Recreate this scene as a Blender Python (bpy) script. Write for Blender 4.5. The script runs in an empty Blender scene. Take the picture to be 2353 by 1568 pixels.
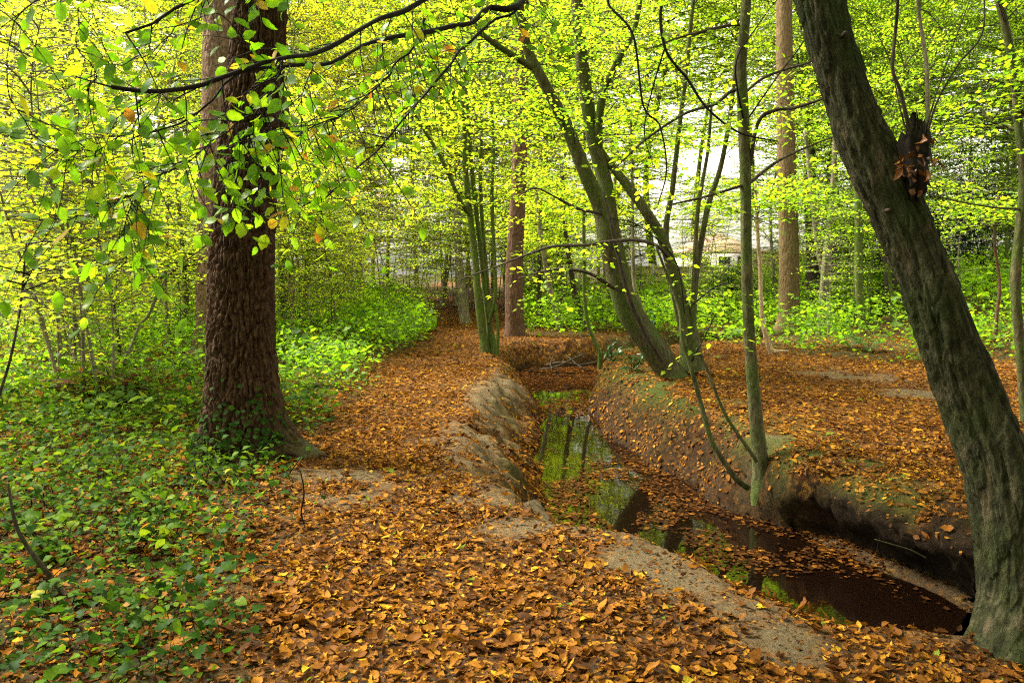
import bpy, math, random
import numpy as np
from mathutils import Vector, Matrix

random.seed(7)
RNG = np.random.default_rng(11)
SC = bpy.context.scene
COL = SC.collection

# ------------------------------------------------------------------ camera
CAM_Z, PITCH, FPX = 1.6, math.radians(5.12), 28.0 / 36.0 * 2352.0
cam_d = bpy.data.cameras.new('camera'); cam_d.lens = 28.0; cam_d.sensor_width = 36.0
cam_d.clip_start = 0.05; cam_d.clip_end = 600.0
cam = bpy.data.objects.new('camera', cam_d); COL.objects.link(cam)
cam.location = (0, 0, CAM_Z); cam.rotation_euler = (math.pi / 2 - PITCH, 0, 0)
SC.camera = cam
cam_d.dof.use_dof = True; cam_d.dof.focus_distance = 4.8; cam_d.dof.aperture_fstop = 5.6

# ------------------------------------------------------------------ light
SUN_EL, SUN_AZ = math.radians(52), math.radians(-70)       # azimuth from +Y towards +X
world = bpy.data.worlds.new('World'); SC.world = world; world.use_nodes = True
wn = world.node_tree.nodes; wl = world.node_tree.links
for n in list(wn): wn.remove(n)
w_out = wn.new('ShaderNodeOutputWorld'); w_bg = wn.new('ShaderNodeBackground')
w_sky = wn.new('ShaderNodeTexSky'); w_sky.sky_type = 'NISHITA'; w_sky.sun_disc = False
w_sky.sun_elevation = SUN_EL; w_sky.sun_rotation = SUN_AZ
w_sky.air_density = 1.0; w_sky.dust_density = 4.0; w_sky.ozone_density = 1.0
w_hs = wn.new('ShaderNodeHueSaturation'); w_hs.inputs['Saturation'].default_value = 0.12
wl.new(w_sky.outputs[0], w_hs.inputs['Color']); 
w_tint = wn.new('ShaderNodeMix'); w_tint.data_type = 'RGBA'; w_tint.blend_type = 'MULTIPLY'; w_tint.inputs[0].default_value = 1.0
w_tint.inputs[7].default_value = (1.0, .94, .80, 1)          # warm white of the thin cloud
wl.new(w_hs.outputs[0], w_tint.inputs[6]); wl.new(w_tint.outputs[2], w_bg.inputs['Color'])
w_bg.inputs['Strength'].default_value = 0.10
wl.new(w_bg.outputs[0], w_out.inputs['Surface'])
sun_d = bpy.data.lights.new('sun', 'SUN'); sun_d.energy = 1.5; sun_d.angle = math.radians(14)
sun_d.color = (1.0, 0.93, 0.80)
sun = bpy.data.objects.new('sun', sun_d); COL.objects.link(sun)
sdir = Vector((math.sin(SUN_AZ) * math.cos(SUN_EL), math.cos(SUN_AZ) * math.cos(SUN_EL), math.sin(SUN_EL)))
sun.rotation_euler = (-sdir).to_track_quat('-Z', 'Y').to_euler(); sun.location = sdir * 40
vs = SC.view_settings
vs.view_transform = 'Standard'; vs.look = 'None'; vs.gamma = 1.0; vs.exposure = 3.1
vs.use_curve_mapping = False
SC.render.engine = 'CYCLES'
cy = SC.cycles
cy.max_bounces = 9; cy.diffuse_bounces = 6; cy.glossy_bounces = 3; cy.transmission_bounces = 7
cy.transparent_max_bounces = 4; cy.sample_clamp_indirect = 6.0
cy.caustics_reflective = False; cy.caustics_refractive = False
cy.use_denoising = False; cy.use_adaptive_sampling = False; cy.filter_width = 1.15; cy.denoiser = 'OPENIMAGEDENOISE'; cy.denoising_prefilter = 'ACCURATE'; cy.denoising_input_passes = 'RGB_ALBEDO_NORMAL'

# ------------------------------------------------------------------ projection helpers (layout survey -> metres)
_cp, _sp = math.cos(PITCH), math.sin(PITCH)
def ray(u, v):
    a = (u - 1176.0) / FPX; b = (784.0 - v) / FPX
    return np.array([a, _cp + b * _sp, -_sp + b * _cp])
def at(u, v, y):
    r = ray(u, v); return np.array([0, 0, CAM_Z]) + r * (y / r[1])
def on(u, v, z=0.0):
    r = ray(u, v); return np.array([0, 0, CAM_Z]) + r * ((z - CAM_Z) / r[2])
def px2m(px, y): return px / FPX * y

# ------------------------------------------------------------------ numeric noise
def _hash(ix, iy, seed):
    h = (ix.astype(np.int64) * 374761393 + iy.astype(np.int64) * 668265263 + seed * 1442695041) & 0x7fffffff
    h = ((h ^ (h >> 13)) * 1274126177) & 0x7fffffff
    h = ((h ^ (h >> 16)) * 974634777) & 0x7fffffff
    return (h & 0xffff) / 65535.0
def vnoise(x, y, seed=0):
    x = np.asarray(x, float); y = np.asarray(y, float)
    ix = np.floor(x); iy = np.floor(y); fx = x - ix; fy = y - iy
    fx = fx * fx * (3 - 2 * fx); fy = fy * fy * (3 - 2 * fy)
    a = _hash(ix, iy, seed); b = _hash(ix + 1, iy, seed); c = _hash(ix, iy + 1, seed); d = _hash(ix + 1, iy + 1, seed)
    return (a * (1 - fx) + b * fx) * (1 - fy) + (c * (1 - fx) + d * fx) * fy
def fbm(x, y, seed=0, oct=4):
    s = 0; a = 0.5
    for k in range(oct):
        s = s + a * vnoise(x * 2 ** k + 17.3 * k, y * 2 ** k - 9.1 * k, seed + k); a *= 0.5
    return s / (1 - 0.5 ** oct)
def worley(a, b, per, seed=0):
    ia = np.floor(a); ib = np.floor(b)
    f1 = np.full(a.shape, 9.0); f2 = np.full(a.shape, 9.0)
    for di in (-1, 0, 1):
        for dj in (-1, 0, 1):
            ca = ia + di; cb = ib + dj; cm = np.mod(ca, per)
            jx = _hash(cm, cb, seed); jy = _hash(cm, cb, seed + 5)
            d = np.hypot(ca + 0.1 + 0.8 * jx - a, cb + 0.1 + 0.8 * jy - b)
            m = d < f1
            f2 = np.where(m, f1, np.minimum(f2, d)); f1 = np.where(m, d, f1)
    return f2 - f1
def sstep(a, b, x):
    t = np.clip((x - a) / (b - a), 0, 1); return t * t * (3 - 2 * t)

# ------------------------------------------------------------------ mesh helpers
def make_mesh(name, V, polys, attrs=None, mat=None, smooth=True):
    V = np.asarray(V, np.float32)
    me = bpy.data.meshes.new(name)
    polys = [np.asarray(p, np.int32) for p in polys if len(p)]
    loops = np.concatenate([p.ravel() for p in polys])
    tot = np.concatenate([np.full(len(p), p.shape[1], np.int32) for p in polys])
    start = np.concatenate([[0], np.cumsum(tot)[:-1]]).astype(np.int32)
    me.vertices.add(len(V)); me.vertices.foreach_set('co', V.ravel())
    me.loops.add(len(loops)); me.loops.foreach_set('vertex_index', loops)
    me.polygons.add(len(tot)); me.polygons.foreach_set('loop_start', start)
    try: me.polygons.foreach_set('loop_total', tot)
    except Exception: pass
    if smooth: me.polygons.foreach_set('use_smooth', np.ones(len(tot), bool))
    for k, a in (attrs or {}).items():
        at_ = me.attributes.new(k, 'FLOAT', 'POINT'); at_.data.foreach_set('value', np.asarray(a, np.float32))
    me.update(calc_edges=True); me.validate()
    if mat: me.materials.append(mat)
    return me
def link(name, me, parent=None, loc=None):
    o = bpy.data.objects.new(name, me); COL.objects.link(o)
    if parent is not None: o.parent = parent
    if loc is not None: o.location = loc
    return o
def empty(name, loc=(0, 0, 0)):
    o = bpy.data.objects.new(name, None); COL.objects.link(o); o.location = loc
    o.empty_display_size = 0.2; return o
def tag(o, label, cat, group=None):
    o['label'] = label; o['category'] = cat
    if group: o['group'] = group
    return o

class Geo:
    """collects verts, quads, tris and a per-vertex random value"""
    def __init__(s): s.V = []; s.Q = []; s.T = []; s.R = []; s.n = 0
    def add(s, V, Q=None, T=None, rnd=0.5):
        V = np.asarray(V, float).reshape(-1, 3)
        if Q is not None and len(Q): s.Q.append(np.asarray(Q) + s.n)
        if T is not None and len(T): s.T.append(np.asarray(T) + s.n)
        s.V.append(V); s.R.append(np.broadcast_to(np.asarray(rnd, float), (len(V),)).copy()); s.n += len(V)
    def mesh(s, name, mat, smooth=True, origin=None):
        V = np.concatenate(s.V)
        if origin is not None: V = V - np.asarray(origin)
        P = []
        if s.Q: P.append(np.concatenate(s.Q))
        if s.T: P.append(np.concatenate(s.T))
        return make_mesh(name, V, P, {'rnd': np.concatenate(s.R)}, mat, smooth)

def smooth_line(pts, n):
    """Catmull-Rom through rows of pts (any columns), n samples"""
    P = np.asarray(pts, float)
    if len(P) < 3:
        t = np.linspace(0, 1, n)[:, None]; return P[0] * (1 - t) + P[-1] * t
    E = np.vstack([2 * P[0] - P[1], P, 2 * P[-1] - P[-2]])
    seg = np.r_[0, np.cumsum(np.linalg.norm(np.diff(P[:, :3], axis=0), axis=1))]
    s = np.linspace(0, seg[-1], n)
    k = np.clip(np.searchsorted(seg, s, side='right') - 1, 0, len(P) - 2)
    t = ((s - seg[k]) / np.maximum(seg[k + 1] - seg[k], 1e-9))[:, None]
    p0, p1, p2, p3 = E[k], E[k + 1], E[k + 2], E[k + 3]
    return 0.5 * (2 * p1 + (p2 - p0) * t + (2 * p0 - 5 * p1 + 4 * p2 - p3) * t * t + (-p0 + 3 * p1 - 3 * p2 + p3) * t ** 3)
def frames(C):
    T = np.gradient(C, axis=0); T /= np.linalg.norm(T, axis=1)[:, None] + 1e-12
    ref = np.array([0.0, 1.0, 0.0]) if abs(T[0][1]) < 0.9 else np.array([1.0, 0, 0])
    A = np.zeros_like(C); a = ref - T[0] * ref.dot(T[0]); a /= np.linalg.norm(a); A[0] = a
    for i in range(1, len(C)):
        a = A[i - 1] - T[i] * A[i - 1].dot(T[i]); A[i] = a / (np.linalg.norm(a) + 1e-12)
    return T, A, np.cross(T, A)
def tube(C, R, ns=8, disp=None, tip=True):
    """C (n,3), R (n,) -> V, Q, T ; disp(theta, i, C) multiplies the radius"""
    C = np.asarray(C, float); n = len(C); T, A, B = frames(C)
    th = np.linspace(0, 2 * math.pi, ns, endpoint=False)
    rr = np.repeat(np.asarray(R, float)[:, None], ns, 1)
    if disp is not None: rr = disp(np.repeat(th[None], n, 0), rr, C)
    V = C[:, None] + rr[..., None] * (np.cos(th)[None, :, None] * A[:, None] + np.sin(th)[None, :, None] * B[:, None])
    i = np.arange(n - 1)[:, None]; j = np.arange(ns)[None]; j2 = (j + 1) % ns
    Q = np.stack([i * ns + j, i * ns + j2, (i + 1) * ns + j2, (i + 1) * ns + j], -1).reshape(-1, 4)
    V = V.reshape(-1, 3); Tt = None
    if tip:
        V = np.vstack([V, C[-1] + T[-1] * R[-1] * 0.6]); k = len(V) - 1; b = (n - 1) * ns
        Tt = np.stack([b + np.arange(ns), b + (np.arange(ns) + 1) % ns, np.full(ns, k)], -1)
    return V, Q, Tt

# leaf templates: columns t (along), s (across), f (fold weight)
L2 = (np.array([[0, 0, 0], [.42, .5, 1], [1, 0, 0], [.42, -.5, 1]]), np.array([[0, 2, 1], [0, 3, 2]]), None)
L8 = (np.array([[0, 0, 0], [.33, 0, 0], [.68, 0, 0], [1, 0, 0], [.3, .5, 1], [.68, .36, .8], [.3, -.5, 1], [.68, -.36, .8]]),
      np.array([[0, 1, 4], [2, 3, 5], [0, 6, 1], [2, 7, 3]]), np.array([[1, 2, 5, 4], [1, 6, 7, 2]]))
def _serrated():
    ts = [0.0, .1, .24, .4, .55, .7, .83, .93, 1.0]; ws = [0.03, .30, .46, .5, .46, .37, .24, .1, 0.0]
    v = [[t, 0, 0] for t in ts]
    for sg in (1, -1):
        for k in range(1, 8): v.append([ts[k] + (0.035 if k % 2 else -0.01), sg * ws[k] * (1.05 if k % 2 else .95), 1])
    q, t = [], []
    for b, fl in ((9, 0), (16, 1)):
        tr = [[0, 1, b]]; t += [x[::-1] if fl else x for x in tr]
        for k in range(1, 7):
            f = [k, k + 1, b + k, b + k - 1]; q.append(f[::-1] if fl else f)
        tr = [7, 8, b + 6]; t.append(tr[::-1] if fl else tr)
    return np.array(v, float), np.array(t), np.array(q)
L30 = _serrated()
LIVY = (np.array([[0, 0, 0], [.42, 0, 0], [-.06, .22, .6], [.20, .52, 1], [.36, .26, .6], [.66, .36, .8], [.70, .15, .4], [1, 0, 0], [.70, -.15, .4], [.66, -.36, .8], [.36, -.26, .6], [.20, -.52, 1], [-.06, -.22, .6]]),
        np.array([[1, (k % 12) + 2 if k < 11 else 0, k + 1 if k else 0] for k in range(0)] + [[1, a, b] for a, b in zip([0, 2, 3, 4, 5, 6, 7, 8, 9, 10, 11, 12], [2, 3, 4, 5, 6, 7, 8, 9, 10, 11, 12, 0])])[:, [0, 2, 1]], None)
def leaves(G, P, D, N, L, W, rnd, tpl=L2, fold=0.15, curl=0.0, roll=0.0):
    """P,D,N (n,3); L,W,rnd,curl,roll (n,)"""
    n = len(P)
    if n == 0: return
    D = D / (np.linalg.norm(D, axis=1)[:, None] + 1e-9)
    N = N - D * (N * D).sum(1)[:, None]; N /= np.linalg.norm(N, axis=1)[:, None] + 1e-9
    S = np.cross(N, D); tv, tt, tq = tpl; m = len(tv)
    t, s, f = tv[:, 0][None], tv[:, 1][None], tv[:, 2][None]
    L = np.broadcast_to(L, (n,))[:, None]; W = np.broadcast_to(W, (n,))[:, None]
    curl = np.broadcast_to(curl, (n,))[:, None]; roll = np.broadcast_to(roll, (n,))[:, None]
    fold = np.broadcast_to(fold, (n,))[:, None]
    h = W * np.abs(s) * fold * f + curl * L * (t - .45) ** 2 * 2 + roll * W * (s * s) * 2 + roll * W * s * (t - .5) * .8
    V = P[:, None] + D[:, None] * (t * L)[..., None] + S[:, None] * (s * W * (1 - .35 * np.abs(roll)))[..., None] + N[:, None] * h[..., None]
    base = (np.arange(n) * m)[:, None, None]
    G.add(V.reshape(-1, 3), (tq[None] + base).reshape(-1, 4) if tq is not None else None,
          (tt[None] + base).reshape(-1, 3), np.repeat(np.broadcast_to(rnd, (n,)), m))

# ------------------------------------------------------------------ materials
def mat_new(name):
    m = bpy.data.materials.new(name); m.use_nodes = True
    nt = m.node_tree
    for n in list(nt.nodes): nt.nodes.remove(n)
    o = nt.nodes.new('ShaderNodeOutputMaterial')
    return m, nt, nt.nodes.new, nt.links.new, o
def ramp(new, stops, interp='LINEAR'):
    r = new('ShaderNodeValToRGB'); e = r.color_ramp; e.interpolation = interp
    while len(e.elements) > 1: e.elements.remove(e.elements[-1])
    e.elements[0].position = stops[0][0]; e.elements[0].color = (*stops[0][1], 1)
    for p, c in stops[1:]:
        x = e.elements.new(p); x.color = (*c, 1)
    return r
def leaf_material(name, stops, trans=0.5, tgain=1.4, gloss=0.06, rough=0.35, use_color=True, obj_random=False):
    m, nt, new, ln, out = mat_new(name)
    if obj_random:
        oi = new('ShaderNodeObjectInfo'); val = oi.outputs['Random']
    else:
        at_ = new('ShaderNodeAttribute'); at_.attribute_name = 'rnd'; val = at_.outputs['Fac']
        if use_color:
            oi = new('ShaderNodeObjectInfo'); sp = new('ShaderNodeSeparateColor'); ln(oi.outputs['Color'], sp.inputs[0])
            mu = new('ShaderNodeMath'); mu.operation = 'MULTIPLY'; mu.inputs[1].default_value = 0.5; ln(val, mu.inputs[0])
            ad = new('ShaderNodeMath'); ad.operation = 'MULTIPLY_ADD'; ln(sp.outputs[0], ad.inputs[0]); ad.inputs[1].default_value = 0.5
            ln(mu.outputs[0], ad.inputs[2]); val = ad.outputs[0]
    r = ramp(new, stops); ln(val, r.inputs[0])
    geo = new('ShaderNodeNewGeometry')
    nz = new('ShaderNodeTexNoise'); nz.inputs['Scale'].default_value = 60; ln(geo.outputs['Position'], nz.inputs['Vector'])
    hs = new('ShaderNodeHueSaturation'); ln(r.outputs[0], hs.inputs['Color'])
    mr = new('ShaderNodeMapRange'); mr.inputs[1].default_value = .3; mr.inputs[2].default_value = .7
    mr.inputs[3].default_value = .75; mr.inputs[4].default_value = 1.2
    ln(nz.outputs[0], mr.inputs[0]); ln(mr.outputs[0], hs.inputs['Value'])
    d = new('ShaderNodeBsdfDiffuse'); ln(hs.outputs[0], d.inputs[0])
    t = new('ShaderNodeBsdfTranslucent')
    g = new('ShaderNodeMix'); g.data_type = 'RGBA'; g.blend_type = 'MULTIPLY'; g.inputs[0].default_value = 1
    ln(hs.outputs[0], g.inputs[6]); g.inputs[7].default_value = (tgain * 1.1, tgain, tgain * .5, 1)
    ln(g.outputs[2], t.inputs[0])
    mx = new('ShaderNodeMixShader'); mx.inputs[0].default_value = trans; ln(d.outputs[0], mx.inputs[1]); ln(t.outputs[0], mx.inputs[2])
    gl = new('ShaderNodeBsdfGlossy'); gl.inputs['Roughness'].default_value = rough; gl.inputs[0].default_value = (1, 1, 1, 1)
    m2 = new('ShaderNodeMixShader'); m2.inputs[0].default_value = gloss; ln(mx.outputs[0], m2.inputs[1]); ln(gl.outputs[0], m2.inputs[2])
    ln(m2.outputs[0], out.inputs[0]); return m
def bark_material(name, c1, c2, c3, scale=(9, 9, 2.2), bump=0.5, moss=None, moss_amt=0.0, patch=None):
    m, nt, new, ln, out = mat_new(name)
    tc = new('ShaderNodeTexCoord'); mp = new('ShaderNodeMapping'); mp.inputs['Scale'].default_value = scale
    ln(tc.outputs['Object'], mp.inputs[0])
    n1 = new('ShaderNodeTexNoise'); n1.inputs['Scale'].default_value = 2.5; n1.inputs['Detail'].default_value = 8; n1.inputs['Roughness'].default_value = .65
    ln(mp.outputs[0], n1.inputs['Vector'])
    r = ramp(new, [(.3, c1), (.5, c2), (.72, c3)]); ln(n1.outputs[0], r.inputs[0]); col = r.outputs[0]
    if patch:
        n3 = new('ShaderNodeTexNoise'); n3.inputs['Scale'].default_value = 1.1; n3.inputs['Detail'].default_value = 5; ln(mp.outputs[0], n3.inputs['Vector'])
        pr = ramp(new, [(.55, (0, 0, 0)), (.66, (1, 1, 1))]); ln(n3.outputs[0], pr.inputs[0])
        mm = new('ShaderNodeMix'); mm.data_type = 'RGBA'; ln(pr.outputs[0], mm.inputs[0]); ln(col, mm.inputs[6]); mm.inputs[7].default_value = (*patch, 1); col = mm.outputs[2]
    if moss:
        n2 = new('ShaderNodeTexNoise'); n2.inputs['Scale'].default_value = 2.3; n2.inputs['Detail'].default_value = 6; ln(tc.outputs['Object'], n2.inputs['Vector'])
        pr = ramp(new, [(.62 - .35 * moss_amt, (0, 0, 0)), (.78 - .3 * moss_amt, (1, 1, 1))]); ln(n2.outputs[0], pr.inputs[0])
        mm = new('ShaderNodeMix'); mm.data_type = 'RGBA'; ln(pr.outputs[0], mm.inputs[0]); ln(col, mm.inputs[6]); mm.inputs[7].default_value = (*moss, 1); col = mm.outputs[2]
    fn = new('ShaderNodeTexNoise'); fn.inputs['Scale'].default_value = 34; fn.inputs['Detail'].default_value = 9; fn.inputs['Roughness'].default_value = .72
    mp2 = new('ShaderNodeMapping'); mp2.inputs['Scale'].default_value = (1, 1, .45); ln(tc.outputs['Object'], mp2.inputs[0]); ln(mp2.outputs[0], fn.inputs['Vector'])
    fr = new('ShaderNodeMapRange'); fr.inputs[1].default_value = .35; fr.inputs[2].default_value = .65; fr.inputs[3].default_value = .55; fr.inputs[4].default_value = 1.45; ln(fn.outputs[0], fr.inputs[0])
    hv = new('ShaderNodeHueSaturation'); ln(col, hv.inputs['Color']); ln(fr.outputs[0], hv.inputs['Value']); col = hv.outputs[0]
    b = new('ShaderNodeBsdfPrincipled'); b.inputs['Roughness'].default_value = .85
    b.inputs['Specular IOR Level'].default_value = .1
    ln(col, b.inputs['Base Color'])
    bp = new('ShaderNodeBump'); bp.inputs['Strength'].default_value = bump; bp.inputs['Distance'].default_value = .02
    sm = new('ShaderNodeMath'); sm.operation = 'MULTIPLY_ADD'; ln(fn.outputs[0], sm.inputs[0]); sm.inputs[1].default_value = .6; ln(n1.outputs[0], sm.inputs[2])
    ln(sm.outputs[0], bp.inputs['Height']); ln(bp.outputs[0], b.inputs['Normal']); ln(b.outputs[0], out.inputs[0])
    return m
def plain(name, c, rough=.8, c2=None, scale=8):
    m, nt, new, ln, out = mat_new(name)
    b = new('ShaderNodeBsdfPrincipled'); b.inputs['Roughness'].default_value = rough; b.inputs['Specular IOR Level'].default_value = .15 if rough > .5 else .5
    tc = new('ShaderNodeTexCoord'); n = new('ShaderNodeTexNoise'); n.inputs['Scale'].default_value = scale; n.inputs['Detail'].default_value = 6
    ln(tc.outputs['Object'], n.inputs['Vector']); c2 = c2 or tuple(x * .7 for x in c)
    r = ramp(new, [(.35, c2), (.65, c)]); ln(n.outputs[0], r.inputs[0]); ln(r.outputs[0], b.inputs['Base Color'])
    ln(b.outputs[0], out.inputs[0]); return m

M = {}
CANOPY = [(0, (.030, .085, .006)), (.22, (.070, .165, .008)), (.45, (.155, .270, .012)), (.68, (.270, .355, .018)), (.86, (.40, .39, .022)), (1, (.42, .25, .02))]
M['canopy'] = leaf_material('canopy_leaf', CANOPY, trans=.64, tgain=2.3, gloss=.010, rough=.5)
M['fore'] = leaf_material('hornbeam_leaf', [(0, (.040, .105, .003)), (.5, (.085, .200, .005)), (.88, (.15, .26, .008)), (.95, (.24, .22, .012)), (.98, (.32, .20, .02)), (1, (.20, .06, .012))], trans=.6, tgain=2.2, gloss=.012, use_color=False)
M['fore_one'] = leaf_material('hornbeam_leaf_single', [(0, (.040, .105, .003)), (.5, (.085, .200, .005)), (.88, (.15, .26, .008)), (.95, (.24, .22, .012)), (.98, (.32, .20, .02)), (1, (.20, .06, .012))], trans=.6, tgain=2.2, gloss=.012, obj_random=True)
COVER = [(0, (.010, .032, .004)), (.3, (.024, .062, .005)), (.6, (.060, .115, .007)), (.85, (.14, .19, .010)), (.95, (.25, .20, .02)), (1, (.25, .09, .02))]
M['cover'] = leaf_material('cover_leaf', COVER, trans=.4, tgain=1.7, gloss=.004, rough=.5, use_color=False)
M['cover_one'] = leaf_material('cover_leaf_single', COVER, trans=.4, tgain=1.7, gloss=.004, rough=.5, obj_random=True)
LIT = [(0, (.016, .007, .003)), (.2, (.045, .017, .005)), (.42, (.105, .040, .008)), (.62, (.175, .068, .010)), (.80, (.255, .112, .013)), (.93, (.36, .19, .016)), (.975, (.36, .24, .016)), (1, (.10, .15, .015))]
M['litter'] = leaf_material('fallen_leaf', LIT, trans=.2, tgain=1.3, gloss=.003, rough=.5, use_color=False)
M['laurel'] = leaf_material('laurel_leaf', [(0, (.008, .045, .010)), (1, (.03, .10, .015))], trans=.3, gloss=.04, rough=.35, obj_random=True)
M['holly'] = leaf_material('evergreen_leaf', [(0, (.006, .022, .006)), (1, (.025, .065, .012))], trans=.25, gloss=.02, rough=.4, use_color=False)
M['fern'] = leaf_material('fern_leaf', [(0, (.05, .14, .02)), (1, (.10, .20, .03))], trans=.4, use_color=False)
M['dead'] = leaf_material('dead_leaf', [(0, (.028, .010, .005)), (.6, (.085, .030, .010)), (1, (.18, .075, .018))], trans=.2, gloss=.02, use_color=False)
M['oak'] = bark_material('oak_bark', (.020, .010, .006), (.042, .022, .012), (.078, .046, .027), (16, 16, 5), .6, (.045, .050, .020), .12)
M['oak_far'] = bark_material('oak_bark_pale', (.070, .043, .027), (.13, .082, .053), (.19, .13, .088), (12, 12, 2.2), .8)
M['red'] = bark_material('red_bark', (.042, .023, .014), (.085, .047, .029), (.135, .08, .05), (12, 12, 2.2), .8)
M['tan'] = bark_material('tan_bark', (.062, .042, .018), (.105, .072, .033), (.155, .11, .056), (12, 12, 1.8), .8, (.10, .11, .03), .1)
M['horn'] = bark_material('hornbeam_bark', (.024, .022, .010), (.056, .051, .023), (.11, .098, .052), (9, 9, 1.6), .7, (.050, .066, .016), .55)
M['lean'] = bark_material('leaning_bark', (.009, .010, .005), (.021, .022, .009), (.056, .053, .028), (15, 15, 6), 1.0, (.018, .026, .006), .5, patch=(.052, .043, .024))
M['moss'] = bark_material('mossy_bark', (.030, .035, .012), (.065, .075, .020), (.11, .11, .045), (9, 9, 1.8), .5, (.055, .085, .012), .6)
M['grey'] = bark_material('slender_bark', (.075, .066, .042), (.16, .138, .092), (.26, .22, .155), (9, 9, 1.6), .4, (.06, .075, .02), .3)
M['dark'] = bark_material('dark_bark', (.018, .014, .010), (.040, .032, .022), (.075, .06, .04), (9, 9, 1.6), .4)
M['pale'] = bark_material('pale_bark', (.16, .11, .06), (.28, .20, .12), (.42, .33, .22), (9, 9, 2.5), .4)
M['twig'] = plain('twig_bark', (.014, .010, .006), .9, (.006, .005, .004), 30)

# ------------------------------------------------------------------ stream lines and terrain
ZW = -0.60
LFT = [(12, 25.0, .5), (8.5, 22.6, .5), (6.0, 21.0, .5), (4.2, 19.7, .5), (2.6, 18.6, .45), (1.4, 18.0, .4), (.55, 17.8, .4), (.05, 17.2, .45), (.02, 16.2, .5), (.20, 14.6, .6),
       (.40, 13.0, .7), (.44, 12.0, .8), (.36, 10.4, .85), (.30, 9.1, .85), (.27, 7.8, .85), (.26, 6.7, .72), (.28, 5.9, .50), (.44, 5.22, .32), (.92, 4.95, .30), (1.28, 4.5, .36),
       (1.56, 3.98, .36), (1.96, 3.66, .32), (2.6, 3.62, .32), (3.6, 3.45, .4), (6, 3.1, .4), (10, 2.8, .4)]
RGT = [(12.6, 23.6, .5), (9.0, 21.2, .5), (6.4, 19.6, .5), (4.6, 18.3, .5), (3.2, 17.2, .5), (2.05, 16.5, .5), (1.58, 15.5, .5), (1.42, 14.0, .55), (1.26, 12.3, .7), (1.26, 10.7, .75), (1.42, 9.5, .7),
       (1.78, 7.9, .6), (2.06, 7.05, .55), (2.32, 6.2, .52), (2.58, 5.5, .50), (2.86, 4.98, .50), (3.5, 4.62, .45), (6, 4.2, .4), (10, 3.9, .4)]
LD = smooth_line(np.array([(a, b, 0, w) for a, b, w in LFT]), 240)
RD = smooth_line(np.array([(a, b, 0, w) for a, b, w in RGT]), 240)
for D_ in (LD, RD):
    s_ = np.arange(240)
    wob = (vnoise(s_ * .28, s_ * 0 + (3 if D_ is LD else 8), 4) - .5) * .22
    D_[:, 0] += wob; D_[:, 3] *= 1 + wob * 1.5
POLY = np.vstack([LD[:, :2], RD[::-1, :2]])
def dist_line(x, y, D):
    best = np.full(x.shape, 1e9); w = np.zeros(x.shape); nx = np.zeros(x.shape); ny = np.zeros(x.shape)
    for i in range(len(D) - 1):
        ax, ay, bx, by = D[i, 0], D[i, 1], D[i + 1, 0], D[i + 1, 1]
        ex, ey = bx - ax, by - ay; l2 = ex * ex + ey * ey
        t = np.clip(((x - ax) * ex + (y - ay) * ey) / l2, 0, 1)
        dx = x - ax - t * ex; dy = y - ay - t * ey; d = dx * dx + dy * dy
        m = d < best
        best = np.where(m, d, best); w = np.where(m, D[i, 3], w); nx = np.where(m, dx, nx); ny = np.where(m, dy, ny)
    d = np.sqrt(best) + 1e-9
    return d, w, nx / d, ny / d
def in_poly(x, y, P):
    c = np.zeros(x.shape, bool); n = len(P)
    for i in range(n):
        x1, y1 = P[i]; x2, y2 = P[(i + 1) % n]
        if y1 == y2: continue
        m = ((y1 > y) != (y2 > y)) & (x < (x2 - x1) * (y - y1) / (y2 - y1) + x1); c ^= m
    return c
def base_h(x, y):
    h = (fbm(x * .35, y * .35, 3, 3) - .5) * .10 + (fbm(x * 2.2, y * 2.2, 9, 3) - .5) * .055
    h += .05 * sstep(-3.0, -5.0, x) * sstep(4, 8, y)
    h += 1.1 * sstep(6.5, 15, x) * sstep(13, 22, y)
    h += .5 * sstep(24, 40, y)
    return h
def axis(parts):
    o = []
    for a, b, s in parts: o.append(np.arange(a, b, s))
    return np.concatenate(o + [[parts[-1][1]]])
XS = axis([(-90, -30, 4), (-30, -9, .8), (-9, -2.2, .16), (-2.2, 5.2, .036), (5.2, 9, .12), (9, 30, .8), (30, 90, 4)])
YS = axis([(-12, 1.6, .6), (1.6, 2.4, .15), (2.4, 13, .036), (13, 19, .06), (19, 26, .2), (26, 60, .9), (60, 140, 6)])
GX, GY = np.meshgrid(XS, YS)
gx, gy = GX.ravel(), GY.ravel()
hb = base_h(gx, gy)
near = (gx > -3) & (gx < 14) & (gy > 1) & (gy < 27)
dl = np.full(gx.shape, 50.); dr = np.full(gx.shape, 50.); wl_ = np.ones(gx.shape); wr_ = np.ones(gx.shape)
nlx = np.zeros(gx.shape); nly = nlx.copy(); nrx = nlx.copy(); nry = nlx.copy()
dl[near], wl_[near], nlx[near], nly[near] = dist_line(gx[near], gy[near], LD)
dr[near], wr_[near], nrx[near], nry[near] = dist_line(gx[near], gy[near], RD)
ins = np.zeros(gx.shape, bool); ins[near] = in_poly(gx[near], gy[near], POLY)
left_near = dl < dr
dmin = np.minimum(dl, dr); wid = np.where(left_near, wl_, wr_)
t_ = np.clip(dmin / wid, 0, 1)
prof_l = 1 - (1 - t_) ** 1.9
und = np.where(~left_near, sstep(7.3, 6.3, gy), 0) * (gx < 8)
prof_r = (1 - (1 - t_) ** 1.7) * (1 - und) + und * np.interp(t_, [0, .15, .3, .45, .6, .8, 1], [0, .19, .39, .57, .74, .92, 1])
prof = np.where(left_near, prof_l, prof_r)
gz = np.where(ins, ZW - .02 - .10 * np.clip(dmin / .4, 0, 1), (ZW - .02) * (1 - prof) + hb * prof)
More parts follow.
